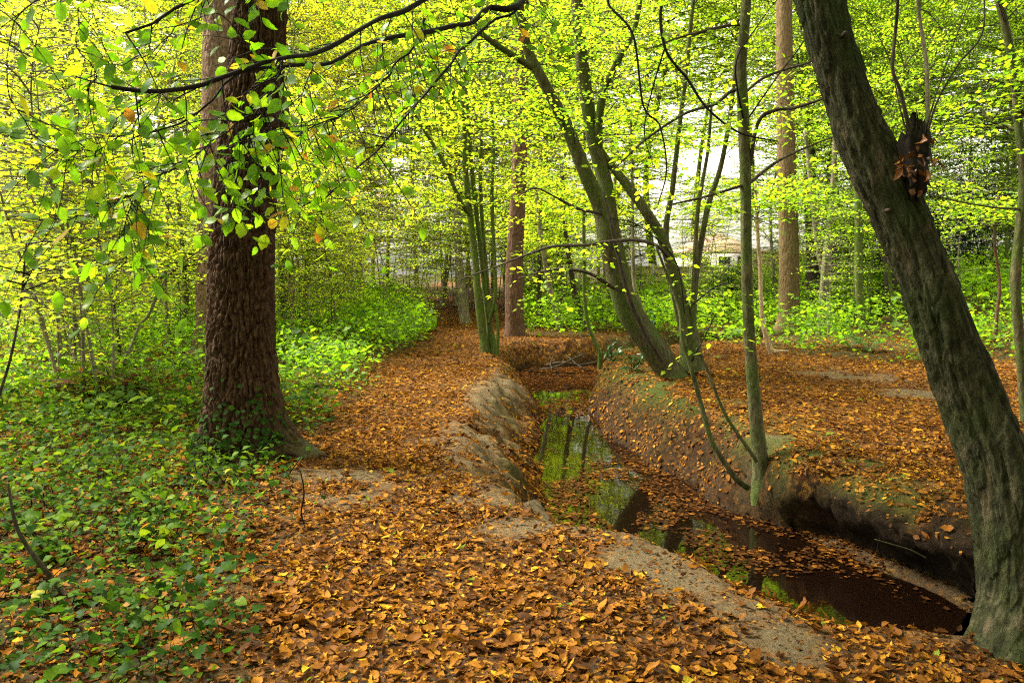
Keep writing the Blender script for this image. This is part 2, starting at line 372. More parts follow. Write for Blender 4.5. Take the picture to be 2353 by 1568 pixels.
# mounded lips and lumps along the banks
lip = np.exp(-((dmin - wid * .9) / .25) ** 2) * ~ins
gz += lip * (.06 * (fbm(gx * 1.3, gy * 1.3, 21, 2) - .35))
slope = np.exp(-((t_ - .5) / .35) ** 2) * ~ins * (dmin < 1.2)
gz += slope * ((fbm(gx * 5, gy * 5, 31, 4) - .5) * .20 + (fbm(gx * 15, gy * 15, 32, 3) - .5) * .045)
scal_ = 1 - np.abs(2 * fbm(gx * 1.6 + .4 * gy, gy * 2.1, 35, 3) - 1)
gz -= np.where(left_near & ~ins, np.exp(-((t_ - .42) / .30) ** 2), 0) * (dmin < 1.2) * sstep(14, 12, gy) * sstep(.55, .95, scal_) * .16
gz += np.where(ins, ((fbm(gx * 2.6, gy * 2.6, 41, 4) - .42) * .22 * sstep(5.5, 6.2, gy) * sstep(9.0, 8.0, gy) + (fbm(gx * 2.4, gy * 2.4, 43, 3) - .48) * .4 * sstep(11.6, 12.4, gy)) * sstep(0, .2, dmin), 0)
strip = np.where(ins & (~left_near), sstep(.17, .07, dr), 0) * sstep(6.6, 6.0, gy) * (gx < 4.5)
gz = np.where(strip > 0, np.maximum(gz, gz * (1 - strip) + strip * (ZW + .035 + .05 * (fbm(gx * 9, gy * 9, 37, 3) - .5))), gz)
# undercut of the outer bank: push the lower wall into the bank
lump_ = (fbm(gx * 4 + gz * 3, gy * 4 + gz * 5, 33, 5) - .5) * .26 + (fbm(gx * 16, gy * 16 + gz * 9, 34, 3) - .5) * .07
push = und * np.where(ins, sstep(.4, 0, dmin) * .30, np.where(t_ < 1, np.interp(t_, [0, .15, .3, .45, .6, .8, 1], [.30, .25, .14, .05, .06, .22, .5]) * wid / .5 - dmin + lump_ * np.sin(np.pi * t_), 0))
sgn = np.where(ins, -1.0, 1.0)
px = gx + push * nrx * sgn; py = gy + push * nry * sgn
# surface zones of the ground, plus painted shade on the right wall
blobs = [(800, 1095, .42), (1075, 1015, .40), (1120, 1080, .42), (1165, 1140, .40), (1240, 1200, .3), (1100, 930, .38), (1135, 880, .3), (1490, 1275, .30), (1580, 1330, .32), (1680, 1400, .32), (1800, 1470, .28),
         (1740, 1015, .34), (1800, 1010, .28), (1680, 1080, .3), (1980, 1165, .26), (2050, 1190, .22), (760, 1150, .2), (1950, 860, .6), (2100, 900, .5), (820, 1140, .3)]
bare = np.zeros(gx.shape)
for u, v, r in blobs:
    p = on(u, v, 0.0); bare = np.maximum(bare, np.exp(-(((gx - p[0]) ** 2 + (gy - p[1]) ** 2) / (r * r))))
bare = np.clip(bare * 1.0 + (fbm(gx * 3.3, gy * 3.3, 51, 5) - .56) * 2.0 * sstep(.02, .3, bare), 0, 1)
lipL = np.exp(-((dmin - wid * .72) / (.26 + .12 * sstep(5, 7, gy))) ** 2) * left_near * ~ins * sstep(14.5, 12, gy)
bare = np.clip(np.maximum(bare, lipL * (sstep(.30, .58, fbm(gx * 1.8, gy * 1.8, 53, 4)) * .75 + .25) * np.interp(gy, [5, 6, 12, 14], [.8, 1, 1, .5])), 0, 1)
moss = np.where((~left_near) & ~ins, np.exp(-((dmin - wid * .95) / .35) ** 2), 0) * sstep(.46, .60, fbm(gx * 2.6, gy * 2.6, 61, 5))
moss = np.maximum(moss, np.where(left_near & ~ins, np.exp(-((t_ - .35) / .3) ** 2), 0) * sstep(.52, .66, fbm(gx * 3.3, gy * 3.3, 63, 4)) * .45 * sstep(6, 8, gy))
wet_shade = np.where(ins, 1.0, np.clip(1 - (gz - ZW) / .22, 0, 1) * (dmin < 1.2))
wet_shade = np.maximum(wet_shade, np.where((~ins) & (~left_near) & (t_ < .98), sstep(7.6, 6.0, gy) * sstep(-.02, -.16, gz - .35 * (fbm(gx * 4, gy * 4, 66, 3) - .5)), 0) * (dmin < 1.2))  # shade of the undercut right wall, painted in as darker soil
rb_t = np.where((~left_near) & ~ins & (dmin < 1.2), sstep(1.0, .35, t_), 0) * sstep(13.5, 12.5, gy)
wet_shade = np.maximum(wet_shade, rb_t * (.55 + .3 * fbm(gx * 3, gy * 3, 68, 3)))
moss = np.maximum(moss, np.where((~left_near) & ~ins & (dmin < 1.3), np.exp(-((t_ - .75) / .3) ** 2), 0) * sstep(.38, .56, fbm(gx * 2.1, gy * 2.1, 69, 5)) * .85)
wet_shade = np.where(strip > .4, .45, wet_shade); bare = np.maximum(bare, strip * .6)
edge_n = (fbm(gx * .9, gy * .9, 71, 3) - .5)
bx_ = np.interp(gy, [2.0, 2.8, 3.5, 4.2, 5.1, 5.8, 6.4, 7.6, 12.7, 17, 24, 40], [-.9, -1.1, -1.35, -1.55, -1.45, -1.75, -2.1, -1.95, -2.25, -1.9, -2.6, -6]) + edge_n * .8
veg = sstep(.35, -.35, gx - bx_)
ry_ = np.interp(gx, [2, 4.5, 5.5, 8, 12, 16], [26, 18.5, 14.8, 13.8, 12.5, 11]) + edge_n * 3
vegR = sstep(-.8, .8, gy - ry_) * (gx > 2.2)
vegC = sstep(18.5, 19.5, gy + edge_n * 2) * (gx > .2) * (gx < 4) * (1 - ins)
veg = np.clip(np.maximum(np.maximum(veg, vegR), vegC * .8), 0, 1)
TV = np.stack([px, py, gz], 1)
nx_, ny_ = len(XS), len(YS)
ii, jj = np.meshgrid(np.arange(ny_ - 1), np.arange(nx_ - 1), indexing='ij')
TQ = np.stack([ii * nx_ + jj, ii * nx_ + jj + 1, (ii + 1) * nx_ + jj + 1, (ii + 1) * nx_ + jj], -1).reshape(-1, 4)

def ground_material():
    m, nt, new, ln, out = mat_new('woodland_soil')
    geo = new('ShaderNodeNewGeometry'); P = geo.outputs['Position']
    def A(n): a = new('ShaderNodeAttribute'); a.attribute_name = n; return a.outputs['Fac']
    def noise(s, d=6, r=.6):
        n = new('ShaderNodeTexNoise'); n.inputs['Scale'].default_value = s; n.inputs['Detail'].default_value = d; n.inputs['Roughness'].default_value = r
        ln(P, n.inputs['Vector']); return n.outputs[0]
    def mix(f, a, b, bt='MIX'):
        x = new('ShaderNodeMix'); x.data_type = 'RGBA'; x.blend_type = bt
        (ln(f, x.inputs[0]) if not isinstance(f, float) else setattr(x.inputs[0], 'default_value', f))
        for k, c in ((6, a), (7, b)):
            if isinstance(c, tuple): x.inputs[k].default_value = (*c, 1)
            else: ln(c, x.inputs[k])
        return x.outputs[2]
    soil = ramp(new, [(.3, (.016, .010, .006)), (.55, (.042, .027, .015)), (.75, (.075, .05, .028))]); ln(noise(14, 10, .7), soil.inputs[0])
    vo = new('ShaderNodeTexVoronoi'); vo.inputs['Scale'].default_value = 17; vo.inputs['Randomness'].default_value = 1
    wv = new('ShaderNodeVectorMath'); wv.operation = 'ADD'; nv = new('ShaderNodeTexNoise'); nv.inputs['Scale'].default_value = 9; ln(P, nv.inputs['Vector'])
    sc_ = new('ShaderNodeVectorMath'); sc_.operation = 'SCALE'; sc_.inputs['Scale'].default_value = .12; ln(nv.outputs['Color'], sc_.inputs[0])
    ln(P, wv.inputs[0]); ln(sc_.outputs[0], wv.inputs[1]); ln(wv.outputs[0], vo.inputs['Vector'])
    spc = new('ShaderNodeSeparateColor'); ln(vo.outputs['Color'], spc.inputs[0])
    lit = ramp(new, [(0, (.025, .010, .004)), (.35, (.075, .028, .007)), (.65, (.15, .058, .011)), (.9, (.23, .10, .016)), (1, (.30, .16, .02))]); ln(spc.outputs[0], lit.inputs[0])
    gap = ramp(new, [(.42, (0, 0, 0)), (.55, (1, 1, 1))]); ln(noise(26, 4), gap.inputs[0])
    base = mix(gap.outputs[0], soil.outputs[0], lit.outputs[0])
    sand = ramp(new, [(.2, (.045, .032, .017)), (.5, (.090, .067, .037)), (.8, (.145, .112, .064))]); ln(noise(22, 10, .75), sand.inputs[0])
    base = mix(A('bare'), base, sand.outputs[0])
    mo = ramp(new, [(.3, (.018, .026, .006)), (.6, (.050, .062, .012)), (.8, (.085, .095, .020))]); ln(noise(40, 8, .7), mo.inputs[0])
    base = mix(A('moss'), base, mo.outputs[0])
    vg = ramp(new, [(.35, (.020, .022, .008)), (.65, (.06, .045, .018))]); ln(noise(18, 8, .7), vg.inputs[0])
    base = mix(A('veg'), base, vg.outputs[0])
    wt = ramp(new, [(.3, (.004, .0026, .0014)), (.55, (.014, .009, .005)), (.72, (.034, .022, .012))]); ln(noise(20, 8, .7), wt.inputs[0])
    base = mix(A('wet_shade'), base, wt.outputs[0])  # dark soil for the damp bed and the painted wall shade
    b = new('ShaderNodeBsdfPrincipled'); ln(base, b.inputs['Base Color']); b.inputs['Roughness'].default_value = .95; b.inputs['Specular IOR Level'].default_value = .06
    bp = new('ShaderNodeBump'); bp.inputs['Strength'].default_value = .9; bp.inputs['Distance'].default_value = .03
    ad = new('ShaderNodeMath'); ad.operation = 'ADD'; ln(noise(30, 10, .75), ad.inputs[0]); ln(noise(6, 6), ad.inputs[1])
    ln(ad.outputs[0], bp.inputs['Height']); ln(bp.outputs[0], b.inputs['Normal']); ln(b.outputs[0], out.inputs[0]); return m
M['soil'] = ground_material()
qc = lambda a: a[TQ].mean(1)
bankmask = (qc((dmin < wid * 1.02).astype(float)) > .5) | (qc(ins.astype(float)) > .5)
pathmask = (~bankmask) & (qc(veg) < .5) & (qc(left_near.astype(float)) >= .5) & (qc(gy) < 30) & (qc(gx) < 6) & (qc(gy) > -8)
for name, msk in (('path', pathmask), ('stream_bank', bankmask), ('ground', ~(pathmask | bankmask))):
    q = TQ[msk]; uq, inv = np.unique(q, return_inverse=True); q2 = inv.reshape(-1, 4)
    me = make_mesh(name, TV[uq], [q2], {'bare': bare[uq], 'moss': moss[uq], 'veg': veg[uq], 'wet_shade': wet_shade[uq]}, M['soil'])
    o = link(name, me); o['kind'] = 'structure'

# water
def water_material():
    m, nt, new, ln, out = mat_new('stream_water')
    b = new('ShaderNodeBsdfPrincipled'); b.inputs['Base Color'].default_value = (.0035, .0015, .0008, 1); b.inputs['Roughness'].default_value = .03; b.inputs['IOR'].default_value = 1.33
    geo = new('ShaderNodeNewGeometry'); n = new('ShaderNodeTexNoise'); n.inputs['Scale'].default_value = 5; n.inputs['Detail'].default_value = 3; ln(geo.outputs['Position'], n.inputs['Vector'])
    bp = new('ShaderNodeBump'); bp.inputs['Strength'].default_value = .05; bp.inputs['Distance'].default_value = .02; ln(n.outputs[0], bp.inputs['Height']); ln(bp.outputs[0], b.inputs['Normal'])
    ln(b.outputs[0], out.inputs[0]); return m
M['water'] = water_material()
def grow(D, other, k):
    c = other[:, :2].mean(0); v = D[:, :2].copy()
    tg = np.gradient(v, axis=0); nrm = np.stack([tg[:, 1], -tg[:, 0]], 1); nrm /= np.linalg.norm(nrm, axis=1)[:, None]
    return v, nrm
lv, ln_ = grow(LD, RD, 0); rv, rn_ = grow(RD, LD, 0)
# outward of the left line is the side away from the right line
sgl = np.sign(((lv - rv[np.argmin(((lv[:, None] - rv[None]) ** 2).sum(-1), 1)]) * ln_).sum(1))
sgr = np.sign(((rv - lv[np.argmin(((rv[:, None] - lv[None]) ** 2).sum(-1), 1)]) * rn_).sum(1))
lv2 = lv + ln_ * sgl[:, None] * .10; rv2 = rv + rn_ * sgr[:, None] * .38
wv_ = np.vstack([np.c_[lv2, np.full(240, ZW)], np.c_[rv2, np.full(240, ZW)]])
wq = np.stack([np.arange(239), np.arange(1, 240), 240 + np.arange(1, 240), 240 + np.arange(239)], 1)
wo = link('stream_water', make_mesh('stream_water', wv_, [wq], None, M['water'], False)); wo['kind'] = 'structure'

# triangle sampling of the terrain
tri = np.vstack([TQ[:, [0, 1, 2]], TQ[:, [0, 2, 3]]])
ta, tb, tc_ = TV[tri[:, 0]], TV[tri[:, 1]], TV[tri[:, 2]]
tn = np.cross(tb - ta, tc_ - ta); tarea = np.linalg.norm(tn, axis=1) / 2; tn /= (2 * tarea)[:, None] + 1e-12
tcen = (ta + tb + tc_) / 3
tat = lambda a: a[tri].mean(1)
t_bare, t_moss, t_veg, t_ins, t_wet_shade = tat(bare), tat(moss), tat(veg), tat(ins.astype(float)), tat(wet_shade)
azr = np.abs(tcen[:, 0]) / np.maximum(tcen[:, 1], .1)
t_view = (tcen[:, 1] > 2.2) & (tcen[:, 0] > -.72 * tcen[:, 1] - 1.0) & (tcen[:, 0] < .72 * tcen[:, 1] + 1.0)
def sample(dens, rng):
    e = tarea * dens * t_view; n = rng.poisson(e); idx = np.repeat(np.arange(len(e)), n)
    r1 = np.sqrt(rng.random(len(idx)))[:, None]; r2 = rng.random(len(idx))[:, None]
    P = ta[idx] * (1 - r1) + tb[idx] * (r1 * (1 - r2)) + tc_[idx] * (r1 * r2)
    return P, tn[idx], idx
def ground_z(x, y):
    k = np.argmin((tcen[:, 0] - x) ** 2 + (tcen[:, 1] - y) ** 2); return tcen[k, 2]
def rand_dirs(N, rng):
    a = rng.random(len(N)) * 2 * math.pi; D = np.stack([np.cos(a), np.sin(a), np.zeros(len(N))], 1)
    return D - N * (D * N).sum(1)[:, None]

# ------------------------------------------------------------------ leaf litter
rg = np.random.default_rng(5)
yy = tcen[:, 1]; xx = tcen[:, 0]
noise_d = fbm(xx * 1.1, yy * 1.1, 81, 3)
clump = fbm(xx * 4.5, yy * 4.5, 83, 3)
steep = tn[:, 2]
dens = np.interp(yy, [2, 5, 9, 14, 20, 30, 45], [1800, 1700, 1000, 500, 240, 80, 0])
dens = dens * (1 - .88 * sstep(.12, .7, t_bare)) * (1 - .78 * t_moss) * (.45 + 1.1 * noise_d) * np.clip(.25 + 1.5 * clump, 0, 1.6)
dens *= np.where(steep < .75, sstep(.3, .75, steep), 1) * (1 - .30 * t_veg)
dens *= (1 - .5 * tat(rb_t)) * (1 - t_ins) * np.where((t_wet_shade > .6) & (yy < 6.5), .15, 1)
LP, LN, LI = sample(dens, rg)
# leaves that float or lie drifted on the stream
rw = np.random.default_rng(6)
ff = np.interp(yy, [4.2, 5.5, 5.9, 6.6, 8.4, 9.2, 9.8, 11.8, 12.5, 17], [0, .10, .85, .9, .75, .06, .02, .03, .7, .8])
patch_n = fbm(xx * 1.9, yy * 1.9, 91, 3)
right_drift = tat(sstep(.30, .05, np.where(ins, dr, 9)))
fd = 1150 * t_ins * np.clip(ff * sstep(.42, .58, patch_n) * 1.2 + right_drift * sstep(6.0, 7.0, yy) * .9 * (1 - .8 * sstep(8.8, 9.4, yy) * sstep(12.2, 11.6, yy)), 0, 1.1) * (yy < 19)
FP, FN, FI = sample(fd, rw)
FP[:, 2] = np.maximum(FP[:, 2], ZW) + rw.random(len(FP)) * .008 + .003; FN = np.tile([0, 0, 1.0], (len(FP), 1))
P = np.vstack([LP, FP]); N = np.vstack([LN, FN]); flo = np.r_[np.zeros(len(LP)), np.ones(len(FP))]
n = len(P)
sz = rg.lognormal(math.log(.037), .40, n).clip(.012, .082); sz *= np.interp(P[:, 1], [3, 12, 25], [1, 1.1, 1.5])
N2 = N + rg.normal(0, .24, (n, 3)) * (1 - .8 * flo)[:, None]; N2 /= np.linalg.norm(N2, axis=1)[:, None]
D = rand_dirs(N2, rg)
rc = np.clip(rg.beta(1.35, 1.4, n) * .9 + .02 + (fbm(P[:, 0] * 1.5, P[:, 1] * 1.5, 87, 3) - .5) * .35 + (rg.random(n) < .02) * .3, 0, 1)
rc = np.where(flo > 0, rc * np.where(rg.random(n) < .65, .38, .8), rc)
curl = rg.normal(.15, .32, n) * (1 - .75 * flo); roll = rg.normal(.15, .42, n) * (1 - .75 * flo)
P = P + N * (.004 + rg.random(n)[:, None] * .016 * (1 - flo)[:, None])
W = sz * rg.uniform(.42, .68, n)
# the leaves that show largest become objects of their own
vis = (P[:, 1] > 2.95) & (np.abs(P[:, 0]) < .62 * P[:, 1]) & (flo == 0) & (N[:, 2] > .8)
key = np.where(vis, sz / np.hypot(P[:, 0], P[:, 1]), 0)
own = np.zeros(n, bool); own[np.argsort(-key)[:300]] = True
Gl = Geo()
k = (~own) & (P[:, 1] < 7.6); leaves(Gl, P[k], D[k], N2[k], sz[k], W[k], rc[k], L8, .1, curl[k], roll[k])
k = (~own) & (P[:, 1] >= 7.6); leaves(Gl, P[k], D[k], N2[k], sz[k] * 1.1, W[k] * 1.1, rc[k], L2, .25)
# crumbs: broken leaf bits, husks and twig ends
rq = np.random.default_rng(25)
QP, QN, QI = sample(np.interp(yy, [2, 4, 7, 10], [2300, 1700, 600, 0]) * (1 - t_ins) * sstep(.45, .8, steep), rq); m = len(QP)
QN2 = QN + rq.normal(0, .3, (m, 3)); QN2 /= np.linalg.norm(QN2, axis=1)[:, None]; ql = rq.lognormal(math.log(.012), .5, m).clip(.004, .035)
leaves(Gl, QP + QN * .003, rand_dirs(QN2, rq), QN2, ql, ql * rq.uniform(.15, .6, m), rq.beta(1.2, 2.6, m) * .9, L2, .2)
lo = link('leaf_litter', Gl.mesh('leaf_litter', M['litter'])); lo['kind'] = 'stuff'
tag(lo, 'thick carpet of orange and brown fallen leaves over path and banks', 'leaf litter')
protos = {}
def litter_kind(c):
    return 0 if c < .30 else 1 if c < .62 else 2 if c < .86 else 3
KL = ['dark brown curled fallen leaf lying uppermost in the leaf litter', 'russet fallen leaf lying uppermost in the leaf litter', 'orange tan fallen leaf lying uppermost in the leaf litter', 'bright yellow fallen leaf lying uppermost in the leaf litter']
for i in np.where(own)[0]:
    g = Geo(); z = np.zeros((1, 3))
    kd = litter_kind(rc[i]); var = int(rg.integers(4)); kk = (kd, var)
    if kk not in protos:
        leaves(g, z, np.array([[1.0, 0, 0]]), np.array([[0, 0, 1.0]]), 1.0, rg.uniform(.5, .66), [.20, .46, .72, .95][kd] + rg.uniform(-.05, .04), L30, .12, rg.uniform(-.1, .6), rg.uniform(-.2, .7))
        protos[kk] = g.mesh('fallen_leaf', M['litter'])
    o = link('fallen_leaf', protos[kk])
    d = Vector(D[i]).normalized(); nn = Vector(N2[i]).normalized(); s = nn.cross(d)
    R = Matrix((d, s, nn)).transposed().to_4x4(); o.matrix_world = Matrix.Translation(Vector(P[i])) @ R @ Matrix.Scale(float(sz[i]), 4)
    tag(o, KL[kd], 'leaf', 'fallen leaves nearest on the path')

# ------------------------------------------------------------------ ground cover
rc_ = np.random.default_rng(15)
gn = fbm(xx * .8, yy * .8, 101, 3) + .16 * sstep(5.5, 4.2, yy)
dens = np.interp(yy, [2, 6, 10, 16, 24, 34, 45], [150, 135, 95, 60, 34, 16, 0]) * sstep(.25, .8, t_veg) * sstep(.28, .55, gn) * 1.25
dens *= (1 - t_ins)
CP, CN, CI = sample(dens, rc_)
m_ = rc_.integers(3, 8, len(CP)); idx = np.repeat(np.arange(len(CP)), m_); n = len(idx)
dist = CP[idx, 1]
hmax = np.interp(dist, [3, 7, 12, 20], [.14, .28, .6, .9]) * (.35 + 1.1 * fbm(CP[idx, 0] * 1.3, dist * 1.3, 103, 2))
hh = rc_.random(n) * hmax + .015
off = rc_.normal(0, 1, (n, 2)) * (.05 + .25 * hh)[:, None]
P = CP[idx] + np.c_[off, hh]
sz = np.interp(dist, [3, 8, 16, 30], [.042, .052, .074, .12]) * rc_.uniform(.6, 1.3, n) * rc_.lognormal(0, .38, len(CP))[idx]; P[:, 2] += (sz > .06) * rc_.random(n) * .10; sz = np.where(dist < 7, np.minimum(sz, .068), sz)
N = np.array([0, 0, 1.0]) + rc_.normal(0, .42, (n, 3)); N /= np.linalg.norm(N, axis=1)[:, None]
D = rand_dirs(N, rc_)
plant = rc_.random(len(CP))[idx]
rv_ = np.clip(plant * .55 + rc_.random(n) * .38 + np.interp(dist, [3, 8, 20], [-.14, .02, .30]), 0, 1)
rv_ = np.where(rc_.random(n) < .03, .99, rv_)
Gc = Geo(); k = (dist < 9) & (plant < .55)
leaves(Gc, P[k], D[k], N[k], sz[k] * .9, sz[k] * rc_.uniform(.75, .95, k.sum()), rv_[k] * .75, LIVY, .12, rc_.normal(-.15, .15, k.sum()), 0.0)
k = (dist < 9) & (plant >= .55)
leaves(Gc, P[k], D[k], N[k], sz[k], sz[k] * rc_.uniform(.6, .95, k.sum()), rv_[k], L8, .12, rc_.normal(-.15, .15, k.sum()), 0.0)
Gu = Geo(); k = dist >= 9; leaves(Gu, P[k], D[k], N[k], sz[k], sz[k] * .75, np.clip(rv_[k] * .9 - .05, 0, 1), L2, .2)
uo = link('undergrowth', Gu.mesh('undergrowth', M['canopy'])); uo['kind'] = 'stuff'; uo.color = (.02, 0, 0, 1)
tag(uo, 'light green herbs and brambles under the trees further back', 'undergrowth')
co = link('ground_cover', Gc.mesh('ground_cover', M['cover'])); co['kind'] = 'stuff'
tag(co, 'low green ivy and bramble leaves covering the wood floor', 'ground cover')
# thin stalks of the cover
ks = rc_.random(len(CP)) < .25; Gs = Geo()
for p in CP[ks & (CP[:, 1] < 8)]:
    e = p + np.array([rc_.normal(0, .05), rc_.normal(0, .05), rc_.uniform(.08, .25)]); c = smooth_line([p, (p + e) / 2 + rc_.normal(0, .012, 3), e], 4)
    Gs.add(*tube(c, np.array([.0022, .002, .0016, .001]), 3), rnd=.3)
so = link('cover_stalks', Gs.mesh('cover_stalks', M['twig'])); so['kind'] = 'stuff'; tag(so, 'thin dark stalks standing in the ivy and bramble', 'stalks')

# ------------------------------------------------------------------ sprays and crowns
def spray(acc, wood, p0, d, L, rng, leaf=.07, sp=.06, width=.5, droop=.22, step=.13, wr=.006, start=.12):
    d = d / np.linalg.norm(d); side = np.cross(d, [0, 0, 1.0]); side /= np.linalg.norm(side) + 1e-9; nn = np.cross(side, d)
    Z = np.array([0, 0, 1.0]); ns = max(2, int(L / step)); sg = 1
    pos = lambda t: p0 + d * L * t - Z * droop * L * t * t
    if wood is not None:
        t = np.linspace(0, 1, 5)[:, None]; wood.add(*tube(p0 + d * L * t - Z * droop * L * t * t, np.linspace(wr, wr * .3, 5), 3))
    for k in range(ns):
        t = start + (1 - start) * (k + rng.random()) / ns; sg = -sg
        a = rng.uniform(.6, 1.05); td = d * math.cos(a) + side * sg * math.sin(a) + nn * rng.normal(0, .12); td /= np.linalg.norm(td)
        tl = width * L * (1 - .72 * t) * rng.uniform(.55, 1.15) + .06
        m = max(2, int(tl / sp)); tt = ((np.arange(m) + .6) / m)[:, None]; b = pos(t)
        pp = b + td * tl * tt - Z * droop * .5 * tl * tt * tt
        if wood is not None and tl > .3: wood.add(*tube(np.array([b, pp[m // 2], pp[-1]]), np.array([wr * .4, wr * .3, wr * .15]), 3, tip=False))
        pr = np.cross(nn, td); alt = np.where(np.arange(m) % 2, 1, -1)[:, None]
        dd = td * .55 + pr * alt * .8 - Z * rng.uniform(0, .35) + rng.normal(0, .18, (m, 3))
        acc.append((pp, dd, nn + rng.normal(0, .38, (m, 3)), np.full(m, leaf) * rng.uniform(.7, 1.25, m), rng.random(m)))
def flush(acc, G, tpl=L2, wratio=.6, fold=.2, curl=0.):
    P, D, N, L, R = (np.concatenate([a[k] for a in acc]) for k in range(5))
    leaves(G, P, D, N, L, L * wratio, R, tpl, fold, curl); return len(P)

def crown_tree(seed, H, h0, R, nb, leaf, sp, trunk_r, bend=.25, step=.135):
    rng = np.random.default_rng(seed)
    ax = smooth_line([(0, 0, -.3), (rng.normal(0, bend), rng.normal(0, bend), H * .35), (rng.normal(0, bend * 1.6), rng.normal(0, bend * 1.6), H * .7), (rng.normal(0, bend * 2), rng.normal(0, bend * 2), H)], 24)
    W = Geo(); rad = trunk_r * np.linspace(1, .18, 24) * (1 + .5 * np.exp(-np.arange(24) / 1.2))
    W.add(*tube(ax, rad, 8, lambda th, r, C: r * (1 + .10 * np.sin(3 * th + seed) + .06 * np.sin(7 * th))))
    acc = []
    for b in range(nb):
        f = (b + rng.random()) / nb; h = h0 + (H - h0) * f
        i = np.clip(np.searchsorted(ax[:, 2], h), 1, 23); p = ax[i]
        az = b * 2.4 + rng.normal(0, .5); up = rng.uniform(.05, .55)
        L = R * (.35 + .65 * math.sin(math.pi * min(1, .15 + .85 * (1 - f) ** .8))) * rng.uniform(.55, 1.15)
        spray(acc, W, p, np.array([math.cos(az), math.sin(az), up]), L, rng, leaf, sp, .48, .28, step, .004 + .006 * L)
    G = Geo(); flush(acc, G)
    return W, G

# ------------------------------------------------------------------ traced stems
def world_line(pts):
    return np.array([[*at(u, v, d), px2m(w, d) / 2] for u, v, d, w in pts])
def stem_mesh(pts, mat, ns=10, n=None, sink=.35, origin=None, rough=.06, seed=0, name='trunk'):
    A = world_line(pts); n = n or max(10, len(A) * 5)
    S = smooth_line(A, n); C = S[:, :3]; R = np.maximum(S[:, 3], .0015)
    if sink > 0:
        C = np.vstack([C[0] - np.array([0, 0, sink]), C]); R = np.r_[R[0] * 1.15, R]
    def disp(th, r, C_):
        z = np.repeat(C_[:, 2:3], th.shape[1], 1)
        return r * (1 + rough * np.sin(2 * th + z * 1.7 + seed) + rough * .7 * np.sin(5 * th - z * 2.3 + seed * 2) + rough * 1.4 * (fbm(np.cos(th) * 2 + seed, z * 3 + np.sin(th) * 2, seed, 3) - .5) * 2)
    G = Geo(); G.add(*tube(C, R, ns, disp)); return G, C, R
def traced_tree(name, label, stems, mat, cat='tree', group=None, ns=10, base=None, part='trunk', crown=None, rough=.06, cmat='canopy', hue=.4):
    """stems: list of point lists, first one is the main trunk; crown: (n, vmax, L, leaf) sprays on the upper stems"""
    b = at(*stems[0][0][:3]) if base is None else base
    root = empty(name, tuple(b)); tag(root, label, cat, group); out = []
    for k, st in enumerate(stems):
        G, C, R = stem_mesh(st, M[mat], ns=ns if k == 0 else max(6, ns - 2), sink=.35 if k == 0 else .0, seed=k + len(name), rough=rough)
        link(part if k == 0 else 'stem', G.mesh(part, M[mat], origin=b), root); out.append((C, R))
    if crown:
        n_, zmin, L, lf = crown; rng = np.random.default_rng(len(label)); acc = []; Wd = Geo()
        pool = np.vstack([C for C, R in out]); pool = pool[pool[:, 2] > zmin]
        for i in range(n_):
            p = pool[rng.integers(len(pool))]; az = rng.random() * 6.283
            spray(acc, Wd, p, np.array([math.cos(az), math.sin(az), rng.uniform(-.05, .5)]), L * rng.uniform(.5, 1.2), rng, lf, lf * .85, .5, .25, .15, .008)
        G = Geo(); flush(acc, G)
        c = link('crown', G.mesh('crown', M[cmat], origin=b), root); c.color = (hue, 0, 0, 1)
        link('branchlets', Wd.mesh('branchlets', M['twig'], origin=b), root)['kind'] = 'stuff'
    return root, out

